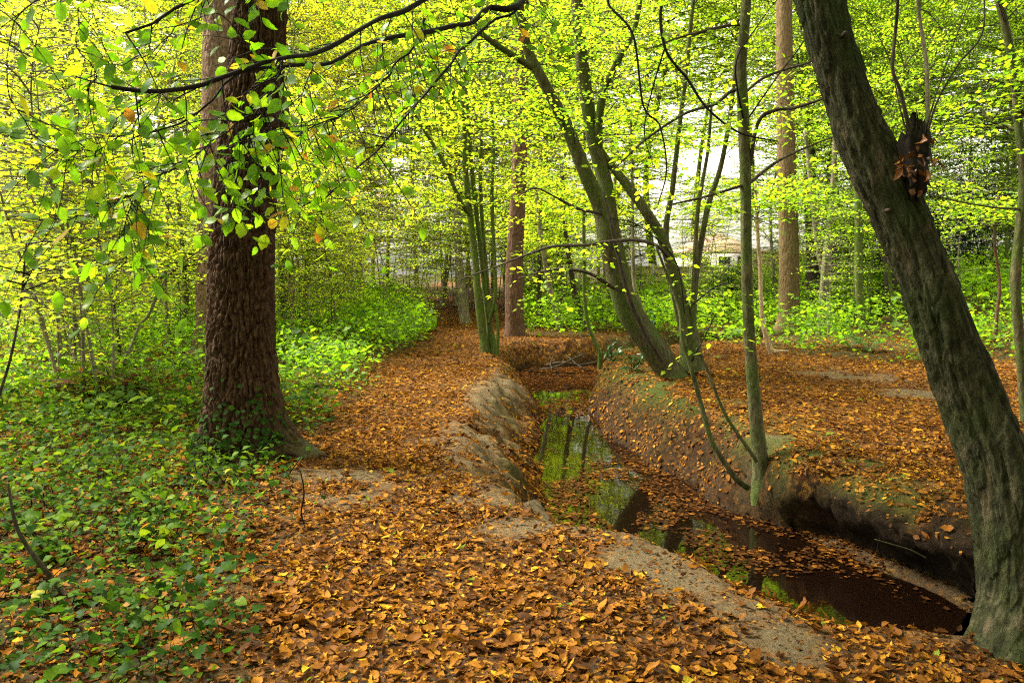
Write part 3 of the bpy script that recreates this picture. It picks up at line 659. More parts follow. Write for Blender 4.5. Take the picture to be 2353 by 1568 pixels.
# big oak with fissured bark
def oak(name, label, rows, d, nth, nz, cell, depth, mat, lobes, seed):
    A = np.array([[*at(u, v, d), px2m(w, d) / 2] for u, v, w in rows])
    b = A[0, :3].copy(); b[2] = 0
    S = smooth_line(A, nz); C, R = S[:, :3], S[:, 3]
    th = np.linspace(0, 2 * math.pi, nth, endpoint=False); TH = np.repeat(th[None], nz, 0); ZZ = np.repeat(C[:, 2:3], nth, 1)
    r = np.repeat(R[:, None], nth, 1)
    for az, amp, zs, sharp in lobes:
        dz = np.maximum(ZZ + .02, 0); dth = np.angle(np.exp(1j * (TH - az)))
        r = r + amp * np.exp(-dz / zs) * np.exp(-(dth / sharp) ** 2)
    r *= 1 + .03 * np.sin(3 * TH + ZZ * .8 + seed) + .02 * np.sin(5 * TH - ZZ * 1.6)
    ncirc = max(8, int(round(2 * math.pi * R.mean() / cell[0])))
    wa = TH / (2 * math.pi) * ncirc; wb = ZZ / cell[1]
    def crack(off):
        a0 = wa + off
        wx = (fbm(a0 * .55, wb * 1.1, seed, 4) - .5) * 2.2; wy = (fbm(a0 * .8, wb * .8, seed + 3, 3) - .5) * 1.6
        f1 = worley(a0 + wx, wb + wy, 10 ** 6, seed)
        f2 = worley(a0 * .62 + wx * .8 + 3.3, wb * .45 + wy * .5, 10 ** 6, seed + 11)
        f3 = worley(a0 * 1.7 + wx, wb * 2.4 + wy, 10 ** 6, seed + 17)
        return -.75 * (1 - sstep(.0, .34, f1)) - .7 * (1 - sstep(0, .22, f2)) - .18 * (1 - sstep(0, .3, f3)) + .75 * (fbm(a0 * 2.1, wb * 2.6, seed + 7, 5) - .5)
    bl = np.clip((TH / (2 * math.pi) - .94) / .06, 0, 1)
    r = r + depth * (crack(0.0) * (1 - bl) + crack(-ncirc) * bl)
    V = np.stack([C[:, 0:1] + r * np.cos(TH), C[:, 1:2] + r * np.sin(TH), ZZ], -1).reshape(-1, 3) - b
    i = np.arange(nz - 1)[:, None]; j = np.arange(nth)[None]; j2 = (j + 1) % nth
    Q = np.stack([i * nth + j, i * nth + j2, (i + 1) * nth + j2, (i + 1) * nth + j], -1).reshape(-1, 4)
    root = empty(name, tuple(b)); tag(root, label, 'tree')
    link('trunk', make_mesh('trunk', V, [Q], None, mat), root)
    return root, b
PI = math.pi
oak1, ob = oak('oak_tree', 'massive oak with deep fissured dark brown bark beside the leaf covered path',
    [(575, 1110, 235), (570, 1060, 215), (566, 1000, 190), (562, 930, 172), (558, 850, 160), (557, 750, 152), (558, 600, 146), (568, 400, 140), (584, 200, 128), (598, 0, 114), (606, -120, 108)], 6.85, 270, 470, (.042, .21), .034, M['oak'],
    [(-.25, .46, .22, .38), (-1.2, .10, .30, .5), (3.5, .10, .30, .5), (-2.2, .10, .25, .4), (1.5, .1, .3, .5)], 3)
# burl on the oak's side and a few ivy leaves up its foot
gb = Geo(); th, ph = np.meshgrid(np.linspace(0, 2 * PI, 24, endpoint=False), np.linspace(.02, PI - .02, 14))
rb = .14 * (1 + .5 * (fbm(np.cos(th) * 3 + 5, ph * 3 + np.sin(th) * 2, 4, 3) - .5) * 2)
Vb = np.stack([rb * np.sin(ph) * np.cos(th) * .7, rb * np.sin(ph) * np.sin(th), rb * np.cos(ph) * 1.5], -1).reshape(-1, 3)
iq = np.arange(13)[:, None]; jq = np.arange(24)[None]; Qb = np.stack([iq * 24 + jq, (iq + 1) * 24 + jq, (iq + 1) * 24 + (jq + 1) % 24, iq * 24 + (jq + 1) % 24], -1).reshape(-1, 4)
gb.add(Vb + at(640, 275, 6.8) - ob, Qb); link('burl', gb.mesh('burl', M['oak']), oak1)
ri = np.random.default_rng(3); n = 260
az = ri.uniform(-2.7, -.4, n); hz = np.abs(ri.normal(0, .28, n)); rr_ = .36 + .22 * np.exp(-hz / .2)
P = np.stack([ob[0] + rr_ * np.cos(az), ob[1] + rr_ * np.sin(az), hz], 1); Nn = np.stack([np.cos(az), np.sin(az), np.full(n, .5)], 1) + ri.normal(0, .3, (n, 3))
gi = Geo(); leaves(gi, P, rand_dirs(Nn / np.linalg.norm(Nn, axis=1)[:, None], ri), Nn, ri.uniform(.035, .06, n), ri.uniform(.03, .05, n), ri.random(n) * .35, L8, .15)
iv = link('ivy', gi.mesh('ivy', M['cover'])); iv['kind'] = 'stuff'; tag(iv, 'dark ivy leaves climbing the foot of the massive oak', 'ivy')

oak('oak_tree', 'pale pinkish brown oak trunk partly hidden behind the massive oak',
    [(508, 850, 150), (508, 815, 128), (507, 760, 108), (507, 600, 100), (508, 400, 98), (512, 200, 92), (514, 0, 88), (514, -100, 84)], 14.6, 150, 240, (.06, .16), .022, M['oak_far'], [(-2.6, .2, .25, .5), (-.5, .2, .25, .5)], 9)
oak('straight_tree', 'straight reddish brown trunk standing by the far bend of the stream',
    [(1184, 830, 66), (1184, 787, 56), (1183, 745, 45), (1181, 645, 41), (1184, 547, 38), (1192, 400, 35), (1196, 250, 33), (1198, 60, 31), (1200, -80, 30)], 19.3, 90, 160, (.05, .14), .014, M['red'], [(-2.6, .05, .2, .5), (-.4, .05, .2, .5)], 5)
oak('straight_tree', 'tall straight tan trunk with flared foot near the garden fence',
    [(1812, 800, 78), (1812, 762, 64), (1812, 720, 50), (1812, 650, 46), (1810, 520, 43), (1806, 350, 40), (1803, 150, 37), (1800, -60, 34)], 21.0, 90, 160, (.05, .16), .014, M['tan'], [(-2.7, .35, .2, .4), (-.3, .30, .2, .4)], 13)

# right hand leaning hornbeam
lean_rows = [(2352, 1590, 3.25, 330), (2350, 1520, 3.28, 262), (2348, 1450, 3.32, 198), (2342, 1350, 3.38, 158), (2322, 1200, 3.42, 148), (2284, 1050, 3.46, 138), (2243, 950, 3.5, 132), (2186, 800, 3.53, 120), (2130, 650, 3.56, 114), (2066, 500, 3.6, 112), (2018, 400, 3.62, 111), (1974, 300, 3.65, 105), (1940, 200, 3.68, 98), (1908, 100, 3.7, 98), (1880, 0, 3.72, 100), (1850, -120, 3.75, 98)]
SL = smooth_line(world_line(lean_rows), 480); lb = at(2348, 1500, 3.3); lb[2] = 0
lean = empty('leaning_hornbeam', tuple(lb)); tag(lean, 'thick grey green hornbeam leaning hard over the near stream bank', 'tree')
def ld(th, r, C):
    z = np.repeat(C[:, 2:3], th.shape[1], 1)
    u = np.cos(th); w = np.sin(th)
    rid = 1 - np.abs(2 * fbm(u * 1.9 + 3 + .25 * z, w * 1.9 + z * .75, 17, 3) - 1)
    fine = fbm(u * 7 + 9, w * 7 + z * 4.0, 19, 4) - .5
    scal = fbm(u * 4 + 2, w * 4 + z * 9, 23, 3)
    vr = 1 - np.abs(2 * fbm(u * 5.5 + 1 + .4 * np.sin(z * 2.1), w * 5.5 + z * .9, 29, 4) - 1)
    return r * (1 + .055 * np.sin(2 * th + z * 1.1) + .035 * np.sin(3 * th - z * 1.9) + .16 * (rid - .78) + .14 * (vr - .8) + .07 * fine) + .009 * sstep(.50, .54, scal) - .007 * (1 - sstep(0, .2, worley(th / 6.2832 * 16 + 2.4 * (fbm(u * 2, z * 1.2, 61, 3) - .5), z * 2.6 + (fbm(u * 3 + 7, z * 2 + w, 63, 3) - .5) * 2, 16, 77)))
gL = Geo(); gL.add(*tube(SL[:, :3], SL[:, 3], 150, ld)); link('trunk', gL.mesh('trunk', M['lean'], origin=lb), lean)
# burr with shoots and caught dead leaves
bc = at(2100, 372, 3.52)
gb = Geo()
T2, P2 = np.meshgrid(np.linspace(0, 2 * PI, 26, endpoint=False), np.linspace(.02, PI - .02, 16))
rb = .050 * (1 + 1.0 * (fbm(np.cos(T2) * 5 + 5, P2 * 6 + np.sin(T2) * 4, 44, 4) - .42) * 2)
Vb = np.stack([rb * np.sin(P2) * np.cos(T2), rb * np.sin(P2) * np.sin(T2), rb * np.cos(P2) * 2.6], -1).reshape(-1, 3)
iq = np.arange(15)[:, None]; jq = np.arange(26)[None]; Qb = np.stack([iq * 26 + jq, (iq + 1) * 26 + jq, (iq + 1) * 26 + (jq + 1) % 26, iq * 26 + (jq + 1) % 26], -1).reshape(-1, 4)
gb.add(Vb + bc - lb, Qb); link('burr', gb.mesh('burr', M['twig']), lean)
shoots = [[(2105, 330, 3.5, 14), (2085, 280, 3.48, 11), (2068, 210, 3.45, 9), (2050, 160, 3.44, 9), (2055, 90, 3.44, 8), (2062, 0, 3.44, 7), (2058, -60, 3.4, 6)],
          [(2122, 330, 3.55, 10), (2130, 290, 3.55, 9), (2128, 150, 3.55, 8), (2112, 40, 3.55, 7), (2106, -40, 3.5, 6)],
          [(2125, 330, 3.5, 5), (2150, 240, 3.48, 4), (2200, 150, 3.45, 4), (2255, 80, 3.42, 3.5), (2262, -20, 3.4, 3)],
          [(2120, 330, 3.52, 4), (2140, 250, 3.5, 3.5), (2180, 130, 3.5, 3), (2232, -10, 3.5, 2.5)],
          [(2095, 330, 3.5, 4), (2070, 260, 3.5, 3.5), (2040, 130, 3.5, 2.5), (1990, 40, 3.5, 2)]]
for k, s in enumerate(shoots):
    G, C, R = stem_mesh(s, M['dark'], 7, sink=0, rough=.12, seed=k); link('shoot', G.mesh('shoot', M['dark'] if k != 1 else M['grey'], origin=lb), lean)
rd = np.random.default_rng(41); dc = [(2080, 375), (2105, 400), (2130, 370), (2120, 330), (2098, 350), (2135, 345), (2070, 385), (2110, 420)]
for k in range(30):
    u, v = dc[k % len(dc)]; p = at(u + rd.normal(0, 12), v + rd.normal(0, 18), 3.50 - rd.uniform(0, .10)); g = Geo()
    dd = np.array([[rd.normal(0, .6), rd.normal(-.2, .5), -.5 + rd.normal(0, .5)]])
    leaves(g, (p - lb)[None], dd, rd.normal(0, 1, (1, 3)), rd.uniform(.03, .065), rd.uniform(.016, .034), rd.random(), L8, .3, rd.normal(0, .8), rd.normal(0, .8))
    o = link('dead_leaf', g.mesh('dead_leaf', M['dead'])); o.location = tuple(lb)
    tag(o, 'shrivelled brown dead leaf caught on the burr of the leaning hornbeam', 'leaf', 'dead leaves caught on the burr')
for k, (u, v, w) in enumerate([(2040, 484, 12), (1942, 82, 12), (2120, 512, 16)]):
    p = at(u, v, 3.54 if k == 0 else 3.6); g = Geo(); c = np.array([p + [.0, .10, 0], p + [-.01, .02, 0], p + [-.02, -.05, .0]]); g.add(*tube(c - lb, np.array([px2m(w, 3.5) * .6] * 2 + [px2m(w, 3.5) * .3]), 9)); link('knot', g.mesh('knot', M['dark']), lean)

# centre hornbeam: several leaning stems and the long branches that reach over the path
S1 = [(1548, 880, 11.7, 84), (1535, 850, 11.7, 66), (1495, 790, 11.6, 60), (1442, 710, 11.5, 54), (1412, 610, 11.4, 46), (1396, 550, 11.3, 42), (1380, 480, 11.3, 37), (1345, 400, 11.2, 34), (1300, 290, 11.1, 30), (1255, 200, 11.0, 26), (1215, 120, 11.0, 22), (1195, 30, 10.9, 20), (1185, -60, 10.8, 18)]
S2 = [(1446, 730, 11.75, 40), (1425, 620, 11.8, 36), (1405, 520, 11.9, 36), (1390, 420, 12.0, 35), (1362, 320, 12.0, 30), (1344, 200, 12.0, 29), (1333, 100, 12.0, 27), (1325, 0, 12.0, 25), (1320, -80, 12, 23)]
S2b = [(1374, 350, 12.0, 22), (1376, 279, 11.9, 18), (1389, 205, 11.8, 16), (1424, 131, 11.6, 14), (1457, 66, 11.5, 12), (1475, -30, 11.4, 11)]
S1b = [(1238, 165, 11.05, 16), (1190, 135, 10.9, 15), (1150, 110, 10.8, 14), (1110, 80, 10.7, 12), (1080, 40, 10.6, 9)]
S3 = [(1588, 850, 11.8, 62), (1584, 780, 11.8, 48), (1572, 720, 11.8, 36), (1545, 620, 11.8, 28), (1520, 545, 11.8, 24), (1480, 480, 11.8, 22), (1440, 425, 11.9, 20), (1400, 375, 12.0, 17), (1345, 300, 12.2, 13)]
P1 = [(1592, 800, 11.9, 16), (1597, 650, 11.9, 14), (1625, 480, 11.9, 12), (1655, 386, 11.9, 11), (1677, 264, 11.8, 10), (1690, 150, 11.8, 9), (1708, 30, 11.7, 7)]
P2 = [(1570, 780, 12.0, 15), (1530, 560, 12.0, 13), (1545, 430, 12.0, 12), (1559, 305, 12.0, 11), (1576, 162, 12.0, 10), (1592, 0, 12.0, 9), (1600, -60, 12, 8)]
P3 = [(1590, 780, 11.7, 12), (1600, 520, 11.7, 10), (1612, 426, 11.7, 9), (1626, 345, 11.7, 8), (1634, 244, 11.6, 6)]
AB = [(1535, 590, 11.6, 9), (1505, 562, 11.0, 8), (1446, 551, 10.2, 8), (1341, 563, 9.4, 7), (1269, 566, 8.8, 6), (1197, 590, 8.4, 5), (1138, 613, 8.2, 4), (1059, 641, 8.0, 3)]
AC = [(1410, 662, 11.3, 9), (1354, 628, 10.9, 8), (1292, 618, 10.6, 6), (1236, 626, 10.3, 4), (1190, 640, 10.1, 3)]
AD = [(1378, 490, 11.2, 8), (1330, 480, 10.6, 7), (1280, 455, 10.2, 5), (1230, 432, 9.9, 4), (1190, 450, 9.7, 3)]
horn, hs_ = traced_tree('centre_hornbeam', 'green barked hornbeam with several leaning stems rising from the right stream bank', [S1, S2, S2b, S1b, S3, P1, P2, P3], 'horn', ns=16, crown=(84, 3.2, 2.0, .066), rough=.05, hue=.36)
hb_ = at(*S1[0][:3])
rl = np.random.default_rng(77)
for br in (AB, AC, AD):
    G, C, R = stem_mesh(br, M['dark'], 7, sink=0, rough=.08); bo = link('branch', G.mesh('branch', M['dark'], origin=hb_), horn)
    acc = []
    for i in range(16):
        p = C[rl.integers(len(C) // 3, len(C))]; az = rl.uniform(0, 6.28)
        spray(acc, None, p, np.array([math.cos(az), math.sin(az), rl.uniform(-.7, .2)]), rl.uniform(.3, .8), rl, .07, .14, .4, .3, .22)
    G = Geo(); flush(acc, G, L8); f = link('foliage', G.mesh('foliage', M['canopy'], origin=hb_), bo); f.color = (.62, 0, 0, 1); f['kind'] = 'stuff'
# long curl of split bark on the main stem
G, C, R = stem_mesh([(1520, 830, 11.35, 12), (1478, 760, 11.2, 14), (1445, 680, 11.1, 14), (1424, 600, 11.05, 12), (1405, 520, 11.0, 9), (1385, 440, 11.0, 5)], M['dark'], 6, sink=0, rough=.25); link('bark_scar', G.mesh('bark_scar', M['dark'], origin=hb_), horn)

# branches over the path
def dd_(u): return float(np.interp(u, [-50, 250, 650, 960, 1200], [2.35, 2.6, 3.15, 4.0, 4.8]))
def bl_(pts, w0, w1, pre=()):
    w0, w1 = w0 * .54, w1 * .7
    n_ = len(pts); r = [(u, v, d, w) for u, v, d, w in pre]
    return r + [(u, v, dd_(u), w0 + (w1 - w0) * k / (n_ - 1)) for k, (u, v) in enumerate(pts)]
J = [(1188, -60, 10.8, 11), (1215, -170, 9.0, 13), (1250, -150, 6.8, 14)]
OB = [bl_([(1201, 3), (1129, 16), (1079, 49), (1014, 67), (948, 75), (883, 89), (824, 105), (735, 150), (623, 152), (558, 170), (508, 197), (482, 226), (423, 272), (340, 310), (260, 345), (150, 372)], 24, 3, J),
      bl_([(1080, -60), (971, 0), (860, 54), (735, 117), (649, 136), (515, 180), (469, 195), (358, 208), (256, 197)], 21, 13, [(1225, -112, 7.0, 21)]),
      bl_([(649, 141), (607, 236), (571, 285), (525, 377)], 9, 4),
      bl_([(577, 266), (508, 308), (443, 364), (374, 402), (318, 445), (285, 520), (292, 600)], 7, 2.5),
      bl_([(1201, 7), (1132, 49), (1066, 112), (1017, 164), (965, 230), (919, 289), (866, 348), (807, 400), (735, 462)], 13, 5, [(1228, -100, 6.4, 15)]),
      bl_([(978, 43), (951, 98), (912, 148), (866, 200), (801, 253), (735, 285), (650, 325)], 10, 4),
      bl_([(620, -50), (446, 0), (354, 59), (290, 74)], 13, 10, [(1080, -130, 5.6, 15)]),
      bl_([(446, -20), (250, -40), (90, 0), (20, 80), (8, 160), (40, 240), (75, 310)], 7, 2.5, [(700, -80, 3.6, 8)]),
      bl_([(370, 208), (330, 235), (300, 300), (230, 340), (120, 350)], 5, 2.5),
      bl_([(250, -40), (190, 20), (180, 90), (215, 170), (205, 210)], 4, 2),
      bl_([(620, 150), (560, 90), (500, 40), (420, 60), (330, 130), (240, 150)], 5, 2),
      bl_([(720, 150), (690, 250), (700, 350), (730, 430), (820, 470)], 5, 2),
      bl_([(560, 300), (590, 380), (600, 440), (550, 500)], 4, 2),
      bl_([(330, 440), (250, 470), (180, 500), (100, 505)], 4, 2)]
fl = []; brs = []
for k, br in enumerate(OB):
    A = world_line(br); S = smooth_line(A, max(14, len(A) * 6)); C, R = S[:, :3], np.maximum(S[:, 3], .0018)
    C = C + np.stack([vnoise(np.arange(len(C)) * .5, np.full(len(C), k * 3.1 + j), 5) - .5 for j in range(3)], 1) * .02
    G = Geo(); G.add(*tube(C, R, 9, lambda th, r, c: r * (1 + .12 * np.sin(2 * th + c[:, 2:3] * 20) + .25 * (fbm(c[:, 0:1] * 30 + np.cos(th), c[:, 2:3] * 30 + np.sin(th), 3, 2) - .5))))
    i0 = 12 if k in (0, 1, 4, 6) else 3
    seglen = np.linalg.norm(np.diff(C, axis=0), axis=1).sum()
    inner = [i for i in range(len(C)) if C[i, 1] < 5.2]
    for i in inner:
        if rl.random() > (.55 if k in (0, 1, 4) else .42 if k in (7, 9, 10, 13) else .9): continue
        p = C[i]; tan = C[min(i + 1, len(C) - 1)] - C[max(i - 1, 0)]; tan /= np.linalg.norm(tan)
        sgn_ = rl.choice([-1, 1]); sdv = np.cross(tan, [0, -1.0, .35]); sdv /= np.linalg.norm(sdv)
        td = tan * rl.uniform(.3, .9) + sdv * sgn_ * rl.uniform(.4, .9) + np.array([0, rl.normal(0, .45), -.28]); td /= np.linalg.norm(td)
        tl = rl.uniform(.16, .46) * np.interp(p[1], [2.4, 4.8], [.75, 1.25])
        q = smooth_line([p, p + td * tl * .5 + rl.normal(0, .012, 3), p + td * tl - np.array([0, 0, .12 * tl])], 8)
        G.add(*tube(q, np.linspace(min(.0032, R[i]), .0009, 8), 4))
        m = max(2, int(tl / .062))
        for a in range(m):
            f = (a + .8) / m; pt = q[min(7, int(f * 7))]; alt = 1 if a % 2 else -1
            pr = np.cross([0, -.8, .5], td); pr /= np.linalg.norm(pr)
            ldv = td * .6 + pr * alt * .75 + np.array([0, 0, -.18]) + rl.normal(0, .28, 3)
            nv = np.array([0, -.55, .75]) + rl.normal(0, .48, 3)
            fl.append((k, pt, ldv, nv, rl.uniform(.036, .076), rl.random()))
    brs.append(link('branch', G.mesh('branch', M['twig'], origin=hb_), horn))
# leaves: the largest in view singly, the rest as one part
cams = []
for (k, p, d, nv, L, r) in fl:
    y = p[1] * _cp - (p[2] - CAM_Z) * _sp; zc = p[1] * _sp + (p[2] - CAM_Z) * _cp
    u = p[0] / y; v = zc / y; cams.append((L / y) if (abs(u) < .64 and abs(v) < .43) else 0)
order = np.argsort(-np.array(cams)); single = set(order[:300].tolist())
lp = []
for k in range(6):
    g = Geo(); leaves(g, np.zeros((1, 3)), np.array([[1.0, 0, 0]]), np.array([[0, 0, 1.0]]), 1.0, .50 + .04 * (k % 4), .5, L30, .10 + .05 * (k % 3), -.25 + .12 * k, .06 * (k - 3)); lp.append(g.mesh('leaf', M['fore_one']))
acc = []
for i, (k, p, d, nv, L, r) in enumerate(fl):
    if i in single:
        o = link('leaf', lp[i % 6], brs[k]); dv = Vector(d).normalized(); nn = Vector(nv); nn = (nn - dv * nn.dot(dv)).normalized(); s = nn.cross(dv)
        o.matrix_parent_inverse = Matrix.Identity(4)
        o.matrix_local = Matrix.Translation(Vector(p - hb_)) @ Matrix((dv, s, nn)).transposed().to_4x4() @ Matrix.Scale(L, 4)
    else: acc.append((p[None], d[None], nv[None], np.array([L]), np.array([r])))
G = Geo(); P, D, N, L_, R_ = (np.concatenate([a[k] for a in acc]) for k in range(5)); leaves(G, P, D, N, L_, L_ * .58, R_, L30, .15, rl.normal(-.05, .2, len(P)), 0.)
f = link('foliage', G.mesh('foliage', M['fore'], origin=hb_), horn); f['kind'] = 'stuff'
print('overhang leaves', len(fl))

# slender tree on the right bank with its two basal shoots and bare limbs
T6 = [(1752, 1105, 7.0, 48), (1746, 1060, 7.0, 36), (1735, 950, 7.0, 31), (1723, 800, 7.0, 27), (1716, 650, 7.0, 26), (1714, 500, 7.0, 25), (1712, 400, 7.0, 25), (1706, 250, 7.0, 24), (1702, 150, 7.0, 23), (1710, 60, 7.0, 22), (1718, -60, 7.0, 21)]
T6a = [(1718, 1120, 6.95, 14), (1690, 1098, 6.9, 13), (1650, 1040, 6.9, 12), (1630, 1000, 6.9, 12), (1597, 880, 6.9, 11), (1581, 823, 6.9, 11), (1567, 777, 6.9, 10), (1561, 711, 6.95, 9), (1535, 640, 7.0, 7), (1505, 560, 7.0, 5)]
T6b = [(1738, 1060, 6.9, 10), (1722, 1035, 6.9, 9), (1665, 950, 6.9, 8), (1625, 850, 6.9, 7), (1600, 800, 6.9, 5)]
limbs = [[(1722, 380, 7.0, 9), (1742, 280, 6.9, 8), (1783, 252, 6.8, 8), (1823, 248, 6.7, 7), (1904, 223, 6.5, 4)],
         [(1716, 425, 7, 9), (1787, 370, 7.2, 7), (1876, 329, 7.4, 5), (1930, 310, 7.6, 3)],
         [(1712, 424, 7, 8), (1624, 451, 6.8, 6), (1540, 470, 6.6, 4)],
         [(1708, 205, 7, 9), (1677, 211, 7, 9), (1641, 240, 6.9, 8), (1572, 262, 6.7, 7), (1478, 325, 6.5, 6), (1397, 402, 6.3, 4)],
         [(1708, 215, 7, 7), (1762, 175, 7.2, 6), (1864, 142, 7.5, 4)],
         [(1704, 60, 7, 8), (1681, 57, 7, 7), (1567, 85, 6.8, 5), (1500, 110, 6.7, 3)],
         [(1600, -40, 6.4, 8), (1523, 0, 6.3, 8), (1527, 110, 6.2, 7), (1580, 183, 6.2, 6), (1624, 248, 6.2, 5), (1697, 304, 6.2, 4), (1787, 325, 6.2, 2.5)],
         [(1420, -40, 6.3, 7), (1397, 8, 6.3, 6), (1454, 81, 6.2, 6), (1478, 244, 6.2, 5), (1515, 288, 6.2, 4), (1531, 390, 6.2, 3.5), (1511, 471, 6.2, 2.5)],
         [(1527, 110, 6.2, 5), (1500, 200, 6.2, 4), (1480, 300, 6.2, 3), (1500, 380, 6.2, 2)],
         [(1712, 300, 7, 6), (1690, 150, 6.8, 4), (1740, 60, 6.8, 3), (1800, -20, 6.8, 2)],
         [(1900, -10, 6.8, 3), (1850, 90, 6.8, 3), (1790, 170, 6.8, 3), (1720, 270, 6.9, 4)],
         [(1590, 700, 6.9, 4), (1640, 660, 6.8, 3), (1670, 650, 6.7, 2)], [(1588, 830, 6.9, 4), (1620, 770, 6.8, 3), (1645, 720, 6.8, 2)],
         [(1572, 720, 6.9, 4), (1552, 600, 6.9, 3), (1470, 520, 6.8, 2.5), (1400, 500, 6.7, 2)]]
t6, t6s = traced_tree('slender_tree', 'slender smooth grey green tree on the mossy bank with two curved shoots', [T6, T6a, T6b], 'horn', ns=14, rough=.04)
b6 = at(*T6[0][:3])
for k, lm in enumerate(limbs):
    G, C, R = stem_mesh(lm, M['dark'], 6, sink=0, rough=.1, n=len(lm) * 6, seed=k)
    for i in range(3, len(C), 4):
        tdv = rl.normal(0, 1, 3) * [1, .6, .7] + [0, 0, -.25]; tdv /= np.linalg.norm(tdv); q = np.array([C[i], C[i] + tdv * rl.uniform(.08, .3)])
        G.add(*tube(smooth_line([q[0], q.mean(0) + rl.normal(0, .02, 3), q[1]], 5), np.linspace(.0028, .001, 5), 4))
    bo = link('branch', G.mesh('branch', M['twig'] if k > 5 else M['dark'], origin=b6), t6)
    acc = []
    for i in range(8):
        p = C[rl.integers(2, len(C))]; azz = rl.uniform(0, 6.28)
        spray(acc, None, p, np.array([math.cos(azz), math.sin(azz), rl.uniform(-.6, .3)]), rl.uniform(.2, .5), rl, .062, .12, .4, .3, .2)
    G = Geo(); flush(acc, G, L8); f = link('foliage', G.mesh('foliage', M['canopy'], origin=b6), bo); f.color = (.50, 0, 0, 1); f['kind'] = 'stuff'

# mossy clump of stems left of the stream bend
CA = [(1117, 830, 15.3, 28), (1114, 800, 15.3, 22), (1107, 755, 15.3, 19), (1098, 678, 15.3, 17), (1092, 596, 15.3, 16), (1082, 514, 15.3, 15), (1070, 400, 15.3, 13), (1065, 260, 15.3, 11), (1052, 98, 15.3, 9), (1045, -40, 15.3, 8)]
CB = [(1133, 815, 15.4, 24), (1126, 760, 15.4, 16), (1118, 700, 15.4, 13), (1108, 613, 15.4, 12), (1097, 514, 15.4, 11), (1085, 400, 15.4, 10), (1075, 270, 15.4, 9), (1066, 131, 15.4, 8), (1060, -40, 15.4, 7)]
CC = [(1124, 711, 15.5, 9), (1117, 613, 15.5, 9), (1108, 514, 15.5, 9), (1103, 400, 15.5, 8), (1106, 295, 15.5, 7), (1101, 164, 15.5, 6), (1098, -40, 15.5, 5)]
CD = [(1124, 740, 15.3, 10), (1134, 700, 15.2, 9), (1138, 660, 15.2, 9), (1135, 580, 15.2, 8), (1130, 450, 15.2, 8), (1134, 320, 15.2, 7), (1122, 164, 15.2, 6), (1118, 0, 15.2, 5)]
CE = [(1141, 820, 15.2, 9), (1144, 760, 15.2, 8), (1138, 700, 15.2, 7)]
CF = [(1084, 500, 15.3, 11), (1056, 459, 15.1, 10), (1017, 371, 14.9, 9), (978, 305, 14.7, 8), (948, 256, 14.5, 6)]
traced_tree('mossy_tree_clump', 'clump of thin moss green stems standing at the bend of the path', [CA, CB, CC, CD, CE, CF], 'moss', ns=10, crown=(100, 2.6, 1.9, .085), hue=.66)

